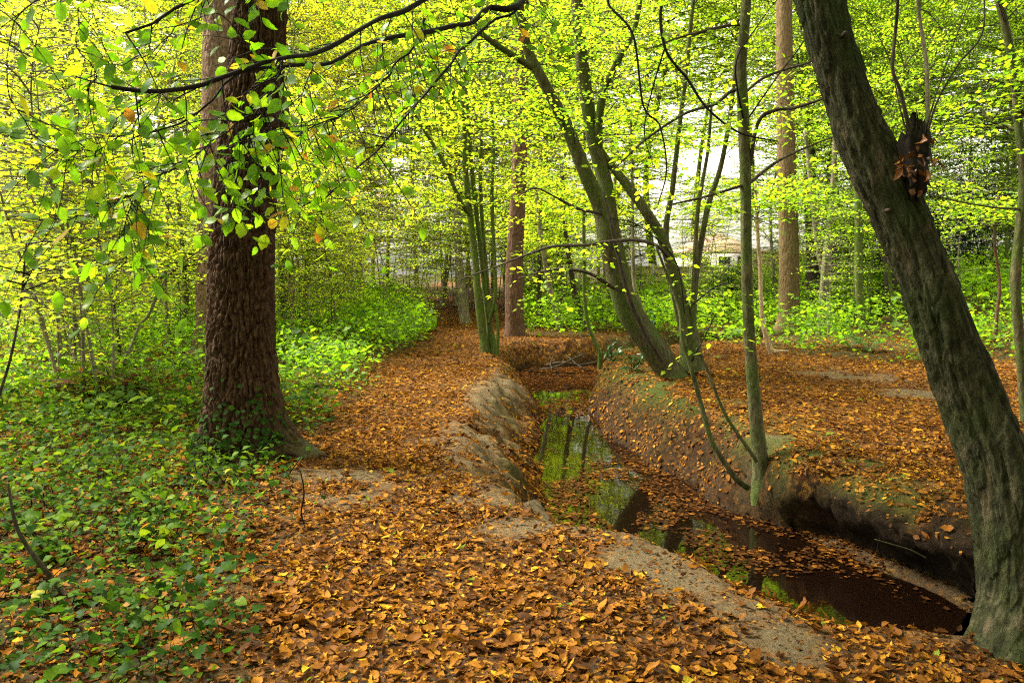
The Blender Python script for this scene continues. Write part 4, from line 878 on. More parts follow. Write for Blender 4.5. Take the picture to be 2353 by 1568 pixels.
# other stems that can be told apart
MINOR = [
 ('curved_birch', 'thin pale curved trunk with hooked foot on the leafy clearing', [[(1775, 812, 15.3, 16), (1766, 795, 15.3, 13), (1757, 765, 15.3, 11), (1749, 715, 15.3, 10), (1746, 617, 15.3, 9), (1739, 514, 15.3, 8), (1735, 420, 15.3, 6)], [(1774, 808, 15.3, 11), (1790, 806, 15.2, 7), (1812, 806, 15.1, 4)]], 'pale'),
 ('ivy_twin_tree', 'twin stemmed tree with crossing stems beside the tall tan trunk', [[(1883, 765, 22, 19), (1890, 669, 22, 17), (1897, 600, 22, 17), (1907, 514, 22, 15), (1915, 400, 22, 12), (1920, 250, 22, 9)], [(1907, 755, 22.3, 17), (1900, 658, 22.3, 16), (1886, 600, 22.2, 15), (1873, 514, 22.1, 14), (1862, 420, 22, 11), (1850, 300, 22, 9)]], 'grey'),
 ('dark_tree', 'dark upright trunk standing alone above the green clearing edge', [[(1984, 785, 19.5, 24), (1980, 745, 19.5, 19), (1973, 651, 19.5, 18), (1972, 514, 19.5, 17), (1968, 350, 19.5, 14), (1965, 200, 19.5, 11)]], 'moss'),
 ('ivy_tree', 'thick dark trunk wrapped in ivy behind the twin stemmed tree', [[(1868, 740, 27, 34), (1868, 600, 27, 30), (1862, 450, 27, 27), (1858, 250, 27, 22)]], 'dark'),
 ('dark_tree', 'narrow dark trunk between the ivy tree and the lone dark trunk', [[(1918, 735, 26, 18), (1915, 600, 26, 16), (1914, 450, 26, 14), (1912, 300, 26, 12)]], 'dark'),
 ('dark_tree', 'broad shaded trunk just behind the leaning hornbeam', [[(2052, 740, 24, 32), (2046, 650, 24, 27), (2036, 520, 24, 24), (2030, 350, 24, 20)]], 'dark'),
 ('thin_tree', 'thin reddish sapling stem on the brown slope', [[(2286, 780, 15.5, 9), (2290, 720, 15.5, 8), (2296, 650, 15.5, 7), (2284, 548, 15.5, 6), (2292, 450, 15.5, 5)]], 'red'),
 ('edge_tree', 'smooth slender trunk rising from the litter right of the leaning hornbeam', [[(2362, 1010, 8.5, 28), (2352, 920, 8.5, 24), (2342, 789, 8.5, 22), (2334, 686, 8.5, 21), (2334, 617, 8.5, 21), (2344, 510, 8.5, 20), (2351, 406, 8.5, 20), (2339, 284, 8.5, 19), (2330, 175, 8.5, 18), (2314, 81, 8.5, 17), (2292, -10, 8.5, 16), (2280, -80, 8.5, 15)], [(2338, 270, 8.5, 10), (2360, 240, 8.4, 8), (2400, 210, 8.3, 6)], [(2346, 480, 8.5, 6), (2280, 476, 8.3, 5), (2200, 462, 8.1, 4), (2130, 445, 8.0, 3)], [(2341, 300, 8.5, 7), (2270, 270, 8.8, 6), (2200, 180, 9.0, 4)]], 'horn'),
 ('hollow_tree', 'short stout grey trunk beside the far end of the path', [[(1072, 755, 24, 34), (1068, 735, 24, 26), (1062, 690, 24, 22), (1058, 636, 24, 20), (1052, 560, 24, 17), (1050, 450, 24, 14)]], 'grey'),
 ('leaning_tree', 'slim leaning trunk behind the stream bend, beside the reddish trunk', [[(1288, 765, 21, 17), (1284, 745, 21, 14), (1272, 695, 21, 13), (1256, 626, 21, 12), (1240, 520, 21, 10), (1228, 400, 21, 8)]], 'grey'),
 ('leaning_tree', 'slim dark trunk leaning left beyond the root covered bank', [[(1342, 765, 21.5, 19), (1336, 740, 21.5, 16), (1322, 680, 21.5, 14), (1308, 600, 21.5, 12), (1296, 500, 21.5, 10), (1290, 380, 21.5, 8)]], 'dark'),
 ('thin_tree', 'thin dark upright trunk between the two slim leaning trunks', [[(1297, 745, 25, 15), (1292, 690, 25, 13), (1288, 600, 25, 11), (1284, 480, 25, 9)]], 'dark'),
 ('thin_tree', 'thin upright trunk just right of the reddish trunk', [[(1240, 760, 23, 15), (1238, 700, 23, 13), (1239, 580, 23, 11), (1242, 440, 23, 9)]], 'dark'),
 ('thin_tree', 'thin pole bowing to the far stream bank beside the exposed roots', [[(1378, 812, 16.2, 10), (1362, 775, 16.2, 9), (1351, 744, 16.2, 9), (1343, 678, 16.2, 9), (1341, 514, 16.2, 8), (1344, 380, 16.2, 7), (1340, 240, 16.2, 5)]], 'moss'),
 ('thin_tree', 'thin grey pole standing behind the main stem of the centre hornbeam', [[(1505, 800, 13.2, 13), (1492, 760, 13.2, 11), (1470, 700, 13.2, 10), (1456, 645, 13.2, 9), (1453, 514, 13.2, 8), (1452, 400, 13.2, 7), (1448, 260, 13.2, 5)]], 'grey'),
 ('pale_pole', 'pale yellowish leaning pole beside an ivy covered trunk', [[(676, 800, 17.5, 11), (674, 777, 17.5, 10), (666, 646, 17.5, 9), (653, 514, 17.5, 8), (640, 400, 17.5, 7), (632, 280, 17.5, 6)]], 'pale'),
 ('ivy_tree', 'ivy covered grey trunk standing behind the massive oak on its right', [[(655, 775, 18.5, 24), (652, 700, 18.5, 20), (648, 560, 18.5, 18), (650, 400, 18.5, 16), (654, 200, 18.5, 13)]], 'moss'),
 ('ivy_tree', 'slim ivy clad trunk near the pale yellowish pole', [[(700, 770, 20, 15), (702, 680, 20, 13), (706, 560, 20, 12), (704, 400, 20, 10)]], 'moss'),
 ('young_tree', 'young grey trunk left of the pale oak', [[(431, 795, 16, 16), (429, 760, 16, 13), (426, 662, 16, 12), (417, 547, 16, 11), (408, 440, 16, 9), (402, 300, 16, 7)]], 'grey'),
 ('young_tree', 'thin straight pole standing next to the young grey trunk', [[(388, 810, 15.5, 10), (387, 770, 15.5, 9), (380, 646, 15.5, 8), (385, 514, 15.5, 7), (388, 380, 15.5, 6)]], 'grey'),
 ('young_tree', 'grey sapling trunk in the middle of the left thicket', [[(184, 810, 14, 13), (181, 770, 14, 11), (174, 678, 14, 10), (161, 570, 14, 9), (168, 400, 14, 7), (174, 200, 14, 6), (160, 60, 14, 5)]], 'grey'),
 ('young_tree', 'dark thin sapling stem beside the bent grey stick', [[(277, 840, 12.5, 8), (272, 780, 12.5, 7), (262, 700, 12.5, 6), (249, 623, 12.5, 5), (240, 520, 12.5, 4)]], 'dark'),
 ('leaning_sapling', 'long bare sapling leaning left over the dead brown bracken', [[(142, 920, 9, 10), (138, 900, 9, 9), (121, 826, 9, 8), (95, 744, 9, 8), (62, 629, 9, 7), (30, 547, 9, 6), (0, 440, 9, 5)], [(124, 840, 9.05, 6), (100, 740, 9.1, 5), (70, 640, 9.2, 4), (40, 520, 9.3, 3)]], 'grey'),
 ('leaning_sapling', 'dark bare stem leaning right from the ivy at the wood edge', [[(-10, 935, 6.2, 7), (0, 901, 6.2, 6), (23, 826, 6.2, 6), (43, 728, 6.2, 5), (52, 655, 6.2, 5), (60, 560, 6.2, 4)], [(50, 670, 6.2, 3), (80, 610, 6.2, 2.5), (110, 570, 6.2, 2)]], 'dark'),
 ('bent_sapling', 'bent pale grey stem zigzagging up in the left thicket', [[(272, 880, 10.5, 8), (289, 820, 10.5, 7), (305, 787, 10.5, 7), (321, 744, 10.5, 6), (338, 728, 10.5, 6), (361, 675, 10.5, 6)], [(340, 728, 10.5, 5), (380, 640, 10.4, 4), (400, 622, 10.4, 4), (489, 549, 10.3, 3)]], 'grey'),
]
for k, (nm, lb_, st, mt) in enumerate(MINOR):
    tops = st[0][-1]; d = st[0][0][2]
    cr = (46, 1.6 if k > 8 else 2.4, 1.6, .085) if d > 12 else ((14, 1.2, .9, .07) if nm != 'edge_tree' else (40, 2.6, 1.4, .07))
    traced_tree(nm, lb_, st, mt, ns=10, crown=cr, hue=.35 if st[0][0][0] > 1700 else (.70 if st[0][0][0] < 700 else .58))

# ------------------------------------------------------------------ background wood
VAR = []
for k, (H, h0, R, nb, leaf, sp, tr) in enumerate([(10, .4, 2.7, 112, .080, .078, .05), (10, .6, 3.0, 112, .083, .078, .06), (10, .3, 2.5, 108, .076, .078, .045), (10, .8, 3.1, 112, .090, .085, .07), (10, .6, 3.3, 114, .095, .09, .08)]):
    W, G = crown_tree(200 + k, H, h0, R, nb, leaf, sp, tr)
    VAR.append((W.mesh('trunk', M['grey' if k % 2 else 'moss']), G.mesh('crown', M['canopy'])))
SAP = []
for k, (H, h0, R, nb, leaf, sp, tr) in enumerate([(3.2, .35, 1.2, 44, .072, .088, .018), (4.5, .45, 1.5, 54, .078, .09, .024), (2.2, .25, 1.0, 32, .068, .08, .013), (1.4, .12, .75, 24, .065, .07, .010)]):
    W, G = crown_tree(300 + k, H, h0, R, nb, leaf, sp, tr, bend=.12, step=.12)
    SAP.append((W.mesh('trunk', M['grey']), G.mesh('crown', M['canopy'])))
rb_ = np.random.default_rng(91)
def sap_word(k, hue):
    return ['head high ', 'tall ', 'short ', 'knee high '][k] + ('golden' if hue > .78 else 'yellow green' if hue > .6 else 'light green' if hue > .42 else 'deep green')
def put_sapling(x, y, s, hue, tail, grp, kinds=4):
    k = int(rb_.integers(kinds)); w = sap_word(k, hue)
    put(SAP[k], 'sapling', x, y, s, float(hue), w + tail, grp + ' (' + w + ')')
def put(var, name, x, y, s, hue, label, group, cat='tree', zs=None, rz=None):
    z = float(base_h(np.array([x]), np.array([y]))[0]); r = empty(name, (x, y, z - .05)); r.rotation_euler = (rb_.normal(0, .03), rb_.normal(0, .03), rb_.uniform(0, 6.28) if rz is None else rz); r.scale = (s, s, s * (zs or 1))
    link('trunk', var[0], r); c = link('crown', var[1], r); c.color = (hue, 0, 0, 1); tag(r, label, cat, group)
GAPD = .235
def rowput(y0, y1, x0, x1, n, vs_, sc, lab, grp):
    for i in range(n):
        x = x0 + (x1 - x0) * (i + rb_.random()) / n; y = rb_.uniform(y0, y1)
        if y > 16 and abs(x / y - GAPD) < .072: continue
        if abs(x + .6) < 1.5 and y < 30: continue
        if abs(x / y + .375) < .13 and y < 15: continue
        if x > -.5 and y < 19 and x < 9: continue
        h = np.interp(x / y, [-.6, -.2, .1, .3, .6], [.74, .80, .62, .40, .28]) + rb_.normal(0, .09)
        hgt = (1.6 + .34 * y + 1.2) * rb_.uniform(.9, 1.2)
        hw = 'golden yellow' if h > .88 else 'yellow green' if h > .72 else 'light green' if h > .52 else 'deeper green'
        hl = 'taller ' if hgt > (1.6 + .34 * y + 1.2) * 1.05 else 'lower '
        put(VAR[vs_[int(rb_.integers(len(vs_)))]], 'woodland_tree', x, y, sc, float(h), hl + hw + lab, grp + ' with ' + hw + ' leaves', zs=hgt / 10 / sc)
rowput(18.5, 24, 6.5, 17, 6, (0, 1, 2), .95, ' slim tree in the middle of the wood', 'slim mid wood trees')
rowput(22, 30, 8, 20, 8, (0, 1, 2), .95, ' slim tree behind the lone dark trunk', 'slim trees beyond the clearing')
rowput(23, 28, -17, -6.0, 5, (0, 2, 1), .9, ' slim tree beyond the massive oak', 'slim trees beyond the oak')
rowput(25, 31, -4, 8, 4, (0, 1, 2), .9, ' slim tree beyond the stream bend', 'slim trees beyond the stream bend')
rowput(32, 42, -9, 3, 9, (4, 1, 3), 1.1, ' tree closing the view at the far end of the path', 'trees at the path end')
rowput(28, 36, -23, 24, 25, (1, 3, 4), 1.1, ' tree far back in the wood', 'far trees')
rowput(40, 52, -34, 36, 48, (3, 4, 1), 1.35, ' tree on the back edge of the wood', 'back edge trees')
for i in range(200):
    y = rb_.uniform(8.5, 25); x = -rb_.uniform(.2, .72) * y
    if x / y < -.66 or (y < 9 and x > -3.3): continue
    if -3.6 < x < -2.0 and y < 16: continue
    if abs(x / y + .375) < .10 and y < 14.8: continue
    put_sapling(x, y, rb_.uniform(.7, 1.15), rb_.normal(.66, .12), ' sapling growing in the thicket left of the path', 'saplings in the left thicket')
for i in range(60):
    y = rb_.uniform(25, 44); x = rb_.uniform(-.68, .68) * y
    if abs(x / y - GAPD) < .05: continue
    put_sapling(x, y, rb_.uniform(.8, 1.3), np.interp(x / y, [-.6, 0, .6], [.82, .72, .4]) + rb_.normal(0, .08), ' sapling low down among the far trees', 'saplings among the far trees', 2)
for i in range(26):
    x = rb_.uniform(5.5, 17); y = rb_.uniform(17, 28)
    if x / y > .68 or abs(x / y - GAPD) < .05: continue
    put_sapling(x, y, rb_.uniform(.6, 1.0), rb_.normal(.34, .08), ' sapling on the wooded slope beyond the clearing', 'saplings beyond the clearing')
for i in range(26):
    x = rb_.uniform(-3.6, 8.5); y = rb_.uniform(21, 34)
    if abs(x - (-1.2)) < .8: continue
    put_sapling(x, y, rb_.uniform(.6, 1.0), rb_.normal(.5, .08), ' sapling beyond the bend of the stream', 'saplings beyond the stream bend')

for x_, y_ in ((-4.4, 19), (-3.5, 21), (-5.4, 22), (-3.0, 24.5), (-4.8, 26), (-3.2, 28), (-2.2, 31), (-.6, 34), (.7, 31), (1.9, 28.5), (2.9, 26), (1.0, 26.5), (-6.3, 20), (-6.0, 25), (4.2, 27), (-4.0, 17.6)):
    put(SAP[int(rb_.integers(2))], 'hazel_bush', x_, y_, rb_.uniform(.95, 1.35), float(rb_.normal(.78, .06)), 'big spreading yellow green bush at the back of the path', 'bushes at the back of the path', 'bush')
for i in range(18):
    y_ = rb_.uniform(26, 38); x_ = rb_.uniform(-.23, .09) * y_
    put(SAP[int(rb_.integers(2))], 'hazel_bush', x_, y_, rb_.uniform(1.0, 1.5), float(rb_.normal(.72, .08)), 'broad leafy bush screening the far end of the path', 'bushes screening the far end of the path', 'bush')
# crowns that close over the path, above and behind the viewpoint
CW, CG = crown_tree(401, 12.5, 5.4, 4.6, 120, .15, .13, .16, bend=.3, step=.24)
CANV = (CW.mesh('trunk', M['moss']), CG.mesh('crown', M['canopy']))
for k, (x, y, lab) in enumerate([(-4.6, .4, 'tall canopy tree with a high spreading crown left of the path start'), (4.6, .2, 'tall canopy tree with a high spreading crown right of the near bank'), (-1.6, -4.2, 'tall canopy tree with a high spreading crown where the path begins'), (3.2, -6.0, 'tall canopy tree with a high spreading crown back along the stream'), (8.6, 5.6, 'tall canopy tree with a high spreading crown beyond the right clearing')]):
    put(CANV, 'canopy_tree', x, y, 1.0, .45, lab, None)
for k, (q_, y_) in enumerate([(.18, 47), (.29, 47), (.225, 58)]):
    put(CANV, 'tall_tree', q_ * y_, y_, 1.5, .5, 'tall bare stemmed tree with a high crown behind the garden fence', 'tall trees behind the fence')
for i in range(22):
    a_ = math.pi * (1.02 + .96 * i / 21) + rb_.normal(0, .04); rr0 = 9.5 + 5 * (i % 2) + rb_.uniform(-1, 1)
    put(VAR[i % 5], 'woodland_tree', rr0 * math.cos(a_), rr0 * math.sin(a_) - 1.5, 1.0, .5, 'leafy tree of the wood where the path comes from', 'trees where the path comes from')
for k, (par, off, hue) in enumerate([(oak1, (0, 0, 0), .5), (lean, (-.75, .3, -1.2), .45), (t6, (0, 0, -.6), .45)]):
    c = link('crown', CANV[1], par); c.location = off; c.rotation_euler = (0, 0, 1.3 * k); c.color = (hue, 0, 0, 1)
    c.scale = (1, 1, 1.0) if k == 0 else (.75, .75, 1.0)
# ------------------------------------------------------------------ evergreen, laurel, ferns, bracken, brambles
def bush(name, label, c, rx, rz, n, leaf, mat, seed, cat='bush'):
    rng = np.random.default_rng(seed); root = empty(name, tuple(c)); tag(root, label, cat)
    v = rng.normal(0, 1, (n, 3)); v /= np.linalg.norm(v, axis=1)[:, None]; r = rng.random(n) ** .45
    lump = .7 + .6 * fbm(v[:, 0] * 2.2 + 4, v[:, 2] * 2.2 + v[:, 1] * 1.7, seed, 3)
    P = v * (r * lump)[:, None] * [rx, rx, rz] + [0, 0, rz * .95]; P[:, 2] = np.maximum(P[:, 2], .03)
    G = Geo(); leaves(G, P, v + rng.normal(0, .7, (n, 3)), v * .6 + [0, 0, .7] + rng.normal(0, .5, (n, 3)), leaf * rng.uniform(.7, 1.3, n), leaf * .55, rng.random(n), L2, .25)
    link('crown', G.mesh('crown', mat), root)
    W = Geo()
    for k in range(7):
        e = np.array([rng.normal(0, rx * .5), rng.normal(0, rx * .5), rz * rng.uniform(1, 1.6)]); W.add(*tube(smooth_line([(0, 0, -.1), e * .5 + rng.normal(0, .06, 3), e], 7), np.linspace(.03, .006, 7), 5))
    link('trunk', W.mesh('trunk', M['dark']), root); return root
p = at(1690, 690, 30); bush('holly_bush', 'rounded dark evergreen bush in front of the garden fence', (p[0], 30, .1), .95, .85, 4200, .09, M['holly'], 5)
for k, (u, d, rx, rz, lab) in enumerate([(1945, 29, 1.4, 1.6, 'dark evergreen shrub behind the lone dark trunk'), (2110, 27, 1.5, 1.8, 'dark evergreen shrub on the slope behind the leaning hornbeam'), (2260, 27, 2.0, 2.6, 'large dark evergreen mass beyond the brown slope'), (2230, 33, 2.2, 3.8, 'tall dark evergreen tree on the wooded rise')]):
    q = at(u, 700, d); bush('evergreen_shrub', lab, (q[0], d, float(base_h(np.array([q[0]]), np.array([d]))[0])), rx, rz, 6000, .11, M['holly'], 60 + k)
def big_leaf_plant(name, label, c, n, L, wr, mat, seed, up=.5, cat='plant', height=.5):
    rng = np.random.default_rng(seed); root = empty(name, tuple(c)); tag(root, label, cat)
    protos_ = []
    for k in range(3):
        g = Geo(); leaves(g, np.zeros((1, 3)), np.array([[1.0, 0, 0]]), np.array([[0, 0, 1.0]]), 1., wr, .5, L30, .15, -.35 - .15 * k, 0.); protos_.append(g.mesh('leaf', mat))
    W = Geo()
    for s in range(max(2, n // 12)):
        e = np.array([rng.normal(0, .16), rng.normal(0, .16), height * rng.uniform(.5, 1.1)]); C = smooth_line([(0, 0, -.08), e * .55 + rng.normal(0, .03, 3), e], 8); W.add(*tube(C, np.linspace(.006, .002, 8), 4))
        for j in range(n // max(2, n // 12)):
            p_ = C[rng.integers(2, 8)]; a = rng.uniform(0, 6.28); dv = Vector((math.cos(a), math.sin(a), rng.uniform(-.5, up))).normalized(); nn = Vector((0, 0, 1)) + Vector(rng.normal(0, .25, 3)); nn = (nn - dv * nn.dot(dv)).normalized()
            o = link('leaf', protos_[j % 3], root); o.matrix_local = Matrix.Translation(Vector(p_)) @ Matrix((dv, nn.cross(dv), nn)).transposed().to_4x4() @ Matrix.Scale(L * rng.uniform(.7, 1.2), 4)
    link('stem', W.mesh('stem', M['twig']), root); return root
for k, (u, v, n_, hgt, lab) in enumerate([(1452, 855, 60, .60, 'glossy dark laurel clump at the foot of the centre hornbeam'), (1500, 800, 40, .75, 'laurel shoots growing behind the leaning main stem'), (1415, 830, 30, .35, 'small laurel sprig hanging over the far bank')]):
    q = on(u, v, 0); big_leaf_plant('laurel_plant', lab, (q[0], q[1], ground_z(q[0], q[1])), n_, .17, .27, M['laurel'], 70 + k, .7, height=hgt)
def fern(name, label, c, n, L, mat, seed, group=None):
    rng = np.random.default_rng(seed); root = empty(name, tuple(c)); tag(root, label, 'fern', group)
    for k in range(n):
        a = k * 6.283 / n + rng.normal(0, .3); dv = np.array([math.cos(a), math.sin(a), 0]); l = L * rng.uniform(.7, 1.15); t = np.linspace(0, 1, 12)
        C = np.outer(t * l * .85, dv) + np.outer(np.sin(t * 2.3) * l * .55, [0, 0, 1.0]); g = Geo(); g.add(*tube(C, np.linspace(.004, .001, 12), 3), rnd=.2)
        tt = np.repeat(np.arange(1, 12), 2); alt = np.tile([1, -1], 11); sd = np.cross(dv, [0, 0, 1]); w = l * .28 * np.sin(np.pi * (tt / 12) ** .7) + .01
        leaves(g, C[tt], sd[None] * alt[:, None] + dv * .35 + rng.normal(0, .08, (22, 3)), np.tile([0, 0, 1.0], (22, 1)) + rng.normal(0, .15, (22, 3)), w, w * .3 + .01, rng.random(22), L2, .1)
        link('frond', g.mesh('frond', mat), root)
for k, (u, v, L, n_, lab) in enumerate([(1995, 808, .55, 9, 'bright green fern at the edge of the leafy clearing'), (1955, 800, .4, 7, 'smaller green fern beside the bright clearing fern')]):
    q = on(u, v, 0); fern('fern', lab, (q[0], q[1], ground_z(q[0], q[1]) - .01), n_, L, M['fern'], 80 + k)
for k, (u, v) in enumerate([(175, 930), (235, 940), (290, 935), (205, 905), (262, 912)]):
    q = on(u, v, .05); fern('dead_bracken', 'withered red brown bracken standing in the ivy at the foot of the leaning sapling', (q[0], q[1], ground_z(q[0], q[1])), 8, .62, M['dead'], 90 + k, 'dead bracken in the left thicket')
rbr = np.random.default_rng(55)
for k in range(30):
    for _ in range(50):
        y = rbr.uniform(3.3, 6.6); x = rbr.uniform(-.62 * y, -1.5)
        if x < np.interp(y, [3.4, 4.2, 5.1, 6.2], [-2.0, -1.95, -1.6, -1.8]): break
    big_leaf_plant('bramble', 'broad leaved bramble seedling standing in the ivy beside the path', (x, y, ground_z(x, y)), 9, .085, .72, M['cover_one'], 500 + k, .35, height=rbr.uniform(.12, .3))['group'] = 'bramble seedlings beside the path'

# ------------------------------------------------------------------ sticks, roots, clods
def stick(name, label, pts, mat, cat='stick', ns=7, group=None, rough=.12):
    A = world_line(pts); G, C, R = stem_mesh(pts, M[mat], ns, sink=0, rough=rough, n=len(pts) * 7); b = A[0, :3]
    o = link(name, G.mesh(name, M[mat], origin=b)); o.location = tuple(b); tag(o, label, cat, group); return o
stick('fallen_branch', 'curved bare stick rising out of the ivy beside the path', [(185, 1385, 3.75, 9), (140, 1355, 3.8, 12), (105, 1310, 3.8, 12), (60, 1250, 3.8, 10), (35, 1200, 3.8, 9), (18, 1110, 3.8, 6)], 'dark')
stick('twig', 'thin dark twig standing at the edge of the ivy below the oak', [(705, 1215, 4.85, 5), (692, 1180, 4.85, 4), (698, 1130, 4.85, 4), (690, 1080, 4.85, 3)], 'twig')
stick('fallen_branch', 'pale stick poking from the shaded wall of the near bank', [(2125, 1280, 5.0, 4), (2090, 1262, 4.9, 4), (2050, 1250, 4.8, 4), (2010, 1238, 4.75, 2.5)], 'horn')
stick('fallen_branch', 'dark stick lying on the leaves of the clearing', [(1860, 912, 10, 4), (1890, 908, 10, 6), (1930, 915, 10, 4)], 'dark')
for k, pts in enumerate([[(1255, 838, 17.2, 7), (1290, 832, 17.0, 8), (1330, 838, 17.0, 7), (1372, 830, 17.2, 5)], [(1240, 848, 17.1, 5), (1275, 842, 16.9, 6), (1320, 822, 17.0, 6), (1345, 812, 17.3, 4)], [(1300, 815, 17.3, 5), (1330, 840, 16.9, 6), (1350, 850, 16.8, 4)], [(1270, 818, 17.3, 4), (1265, 840, 17.0, 5), (1285, 856, 16.9, 4)]]):
    stick('exposed_root', 'twisted bare root hanging from the eroded bank at the stream bend', [(a_, b_, c_, d_ * .6) for a_, b_, c_, d_ in pts], 'dark', 'root', group='roots on the eroded bank')
stick('exposed_root', 'old root crossing the bare patch at the foot of the massive oak', [(700, 1050, 6.75, 24), (745, 1062, 6.6, 16), (800, 1078, 6.5, 9), (850, 1092, 6.4, 5)], 'oak', 'root')
rk2 = np.random.default_rng(18); gr_ = Geo()
for k in range(22):
    i = rk2.integers(150, 212); p0 = RD[i]; nrm = np.array([rn_[i, 0], rn_[i, 1]]) * sgr[i]
    b0 = np.array([p0[0] + nrm[0] * .22, p0[1] + nrm[1] * .22, -.10 + rk2.normal(0, .05)]); o_ = -nrm * rk2.uniform(.06, .2)
    e0 = b0 + np.array([o_[0] + rk2.normal(0, .06), o_[1] + rk2.normal(0, .06), -rk2.uniform(.12, .42)])
    gr_.add(*tube(smooth_line([b0, b0 * .6 + e0 * .4 + np.array([o_[0], o_[1], 0]) * .5, e0], 7), np.linspace(rk2.uniform(.0015, .004), .0008, 7), 4), rnd=rk2.random())
ro = link('rootlets', gr_.mesh('rootlets', M['twig'])); ro['kind'] = 'stuff'; tag(ro, 'fine dark rootlets trailing down the shaded wall of the stream bank', 'roots')
# angular block of earth on the left bank
rk = np.random.default_rng(8); q = at(1222, 1190, 5.75)
T2, P2 = np.meshgrid(np.linspace(0, 2 * PI, 40, endpoint=False), np.linspace(.02, PI - .02, 24))
dv = np.stack([np.sin(P2) * np.cos(T2), np.sin(P2) * np.sin(T2), np.cos(P2)], -1)
pl = rk.normal(0, 1, (11, 3)); pl /= np.linalg.norm(pl, axis=1)[:, None]; dd0 = rk.uniform(.75, 1.0, 11)
rr = np.min(np.where((dv @ pl.T) > .12, dd0 / np.maximum(dv @ pl.T, .12), 9), -1); rr = np.minimum(rr, 1.35) + .10 * (fbm(T2 * 3, P2 * 5, 12, 4) - .5)
Vb = (dv * rr[..., None] * [.16, .30, .22]).reshape(-1, 3)
iq = np.arange(23)[:, None]; jq = np.arange(40)[None]; Qb = np.stack([iq * 40 + jq, (iq + 1) * 40 + jq, (iq + 1) * 40 + (jq + 1) % 40, iq * 40 + (jq + 1) % 40], -1).reshape(-1, 4)
M['clod'] = plain('bare_earth', (.095, .068, .036), .95, (.045, .031, .016), 14)
o = link('earth_block', make_mesh('earth_block', Vb, [Qb], None, M['clod'])); o.location = (q[0] - .02, 5.75, -.36); tag(o, 'angular block of bare earth jutting from the left stream bank', 'earth')

# ------------------------------------------------------------------ garden fence and house
M['board'] = plain('fence_board', (.46, .36, .22), .85, (.34, .25, .15), 12); M['post'] = plain('concrete_post', (.42, .38, .32), .9, None, 10)
def fence(label, x0, x1, y, h, z0):
    root = empty('garden_fence', (x0, y, z0)); tag(root, label, 'fence'); nb = int(round((x1 - x0) / 1.85)); bw = .09
    for i in range(nb + 1):
        g = Geo(); X = i * 1.85; s = .06; hh_ = h + .08
        v = [(X + a * s, b * s, c) for c in (-.3, hh_ - .03) for a, b in ((-1, -1), (1, -1), (1, 1), (-1, 1))] + [(X + a * s * .5, b * s * .5, hh_) for a, b in ((-1, -1), (1, -1), (1, 1), (-1, 1))]
        qd = [(0, 1, 5, 4), (1, 2, 6, 5), (2, 3, 7, 6), (3, 0, 4, 7), (4, 5, 9, 8), (5, 6, 10, 9), (6, 7, 11, 10), (7, 4, 8, 11), (8, 9, 10, 11)]
        g.add(v, qd); link('post', g.mesh('post', M['post'], False), root)
    for i in range(nb):
        g = Geo()
        for j in range(19):
            X = i * 1.85 + .08 + j * bw; t0 = .0 if j % 2 else .012; hj = h - rb_.uniform(0, .015)
            v = [(X, -.03 - t0, .05), (X + bw * 1.1, -.02 - t0, .05), (X + bw * 1.1, .0 - t0, .05), (X, .0 - t0, .05), (X, -.03 - t0, hj), (X + bw * 1.1, -.02 - t0, hj), (X + bw * 1.1, 0 - t0, hj), (X, 0 - t0, hj)]
            g.add(v, [(0, 1, 5, 4), (1, 2, 6, 5), (2, 3, 7, 6), (3, 0, 4, 7), (4, 5, 6, 7)])
        for zz in (.35, h * .6, h - .12):
            v = [(i * 1.85 + .06, -.075, zz), (i * 1.85 + 1.79, -.075, zz), (i * 1.85 + 1.79, -.04, zz), (i * 1.85 + .06, -.04, zz)]; v += [(a, b, c + .06) for a, b, c in v]
            g.add(v, [(0, 1, 5, 4), (4, 5, 6, 7), (3, 2, 1, 0)])
        pn = link('fence_panel', g.mesh('fence_panel', M['board'], False), root); pn['kind'] = 'stuff'
zf = float(base_h(np.array([9.5]), np.array([40.]))[0])
fence('wooden panel fence with concrete posts closing the far end of the wood', 5.2, 11.2, 40.0, 1.15, zf - .15)
fence('taller wooden fence stepping up behind the tall tan trunk', 11.4, 19.0, 38.0, 1.25, float(base_h(np.array([13.]), np.array([38.]))[0]) - .1)
M['render'] = plain('white_render', (.78, .74, .70), .9, (.70, .66, .62), 3); M['tile'] = plain('roof_tile', (.36, .24, .19), .9, (.28, .18, .14), 6); M['pane'] = plain('window_glass', (.10, .12, .14), .1)
hx, hy = 11.9, 54.0; 
for x_, y_ in ((10.6, 46.), (11.6, 47.), (9.8, 45.), (12.6, 48.), (11.0, 43.), (9.2, 42.5)): put(SAP[1], 'sapling', x_, y_, 1.25, .5, 'leafy sapling partly hiding the white house', 'saplings in front of the house')
house = empty('house', (hx, hy, 0)); house.scale = (.58, .8, .66); tag(house, 'white rendered house with red brown roof glimpsed beyond the garden fence', 'house')
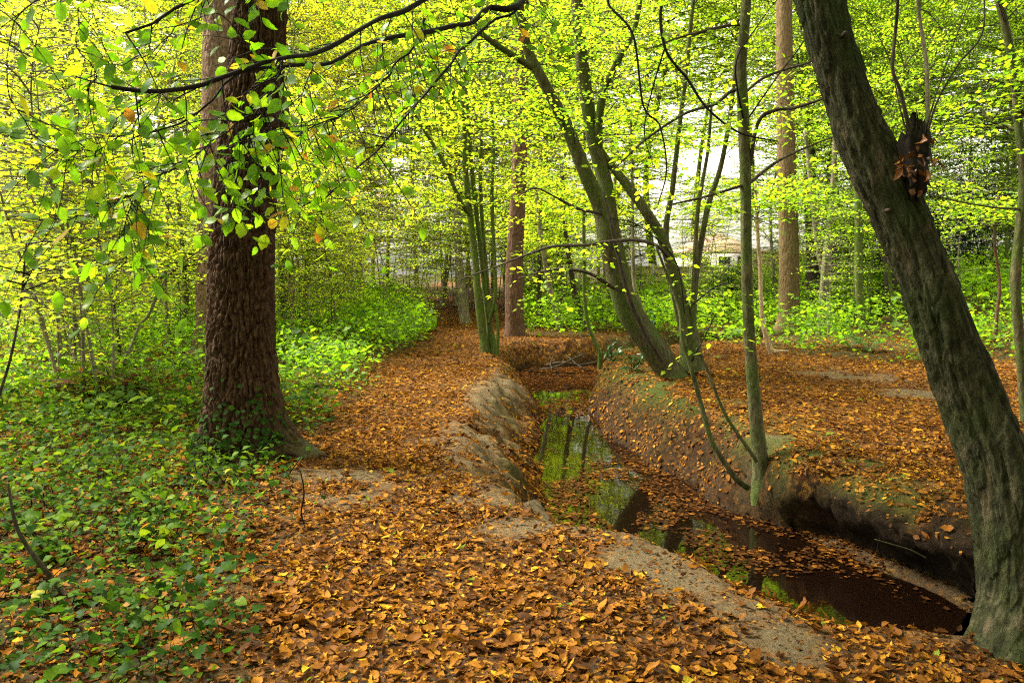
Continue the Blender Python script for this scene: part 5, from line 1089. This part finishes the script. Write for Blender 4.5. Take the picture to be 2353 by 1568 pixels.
def box(g, a, b):
    x0, y0, z0 = a; x1, y1, z1 = b
    v = [(x0, y0, z0), (x1, y0, z0), (x1, y1, z0), (x0, y1, z0), (x0, y0, z1), (x1, y0, z1), (x1, y1, z1), (x0, y1, z1)]
    g.add(v, [(0, 1, 5, 4), (1, 2, 6, 5), (2, 3, 7, 6), (3, 0, 4, 7), (4, 5, 6, 7), (3, 2, 1, 0)])
g = Geo(); box(g, (0, 0, -.5), (8, 7, 4.2)); link('wall', g.mesh('wall', M['render'], False), house)
g = Geo(); v = [(-.4, -.4, 4.1), (8.4, -.4, 4.1), (8.4, 7.4, 4.1), (-.4, 7.4, 4.1), (-.4, -.4, 4.25), (8.4, -.4, 4.25), (8.4, 7.4, 4.25), (-.4, 7.4, 4.25), (2.8, 3.5, 6.3), (5.2, 3.5, 6.3)]
g.add(v, [(0, 1, 5, 4), (1, 2, 6, 5), (2, 3, 7, 6), (3, 0, 4, 7), (3, 2, 1, 0), (4, 5, 9, 8), (6, 7, 8, 9)], [(5, 6, 9), (7, 4, 8)]); rf = link('roof', g.mesh('roof', M['tile'], False), house)
g = Geo(); box(g, (2.0, 3.2, 5.2), (2.7, 3.9, 7.0)); link('chimney', g.mesh('chimney', M['tile'], False), rf)
for wx, wz in ((1.2, 2.6), (3.6, 2.6), (5.8, 2.6), (1.2, .6), (3.6, .6), (5.8, .6)):
    g = Geo(); 
    for a, b in (((wx - .08, -.06, wz - .08), (wx + 1.28, .02, wz)), ((wx - .08, -.06, wz + 1.1), (wx + 1.28, .02, wz + 1.18)), ((wx - .08, -.06, wz), (wx, .02, wz + 1.1)), ((wx + 1.2, -.06, wz), (wx + 1.28, .02, wz + 1.1)), ((wx + .57, -.06, wz), (wx + .63, .02, wz + 1.1))): box(g, a, b)
    f = link('window', g.mesh('window', M['post'], False), house)
    for x0 in (wx, wx + .63):
        g = Geo(); box(g, (x0, -.03, wz), (x0 + .57, -.01, wz + 1.1)); link('pane', g.mesh('pane', M['pane'], False), f)
tt_ = sum(len(o.data.loop_triangles) if False else len(o.data.polygons) for o in bpy.data.objects if o.type == 'MESH')
print('objects', len(bpy.data.objects), 'polys incl. shared', tt_, 'unique', sum(len(m.polygons) for m in bpy.data.meshes))
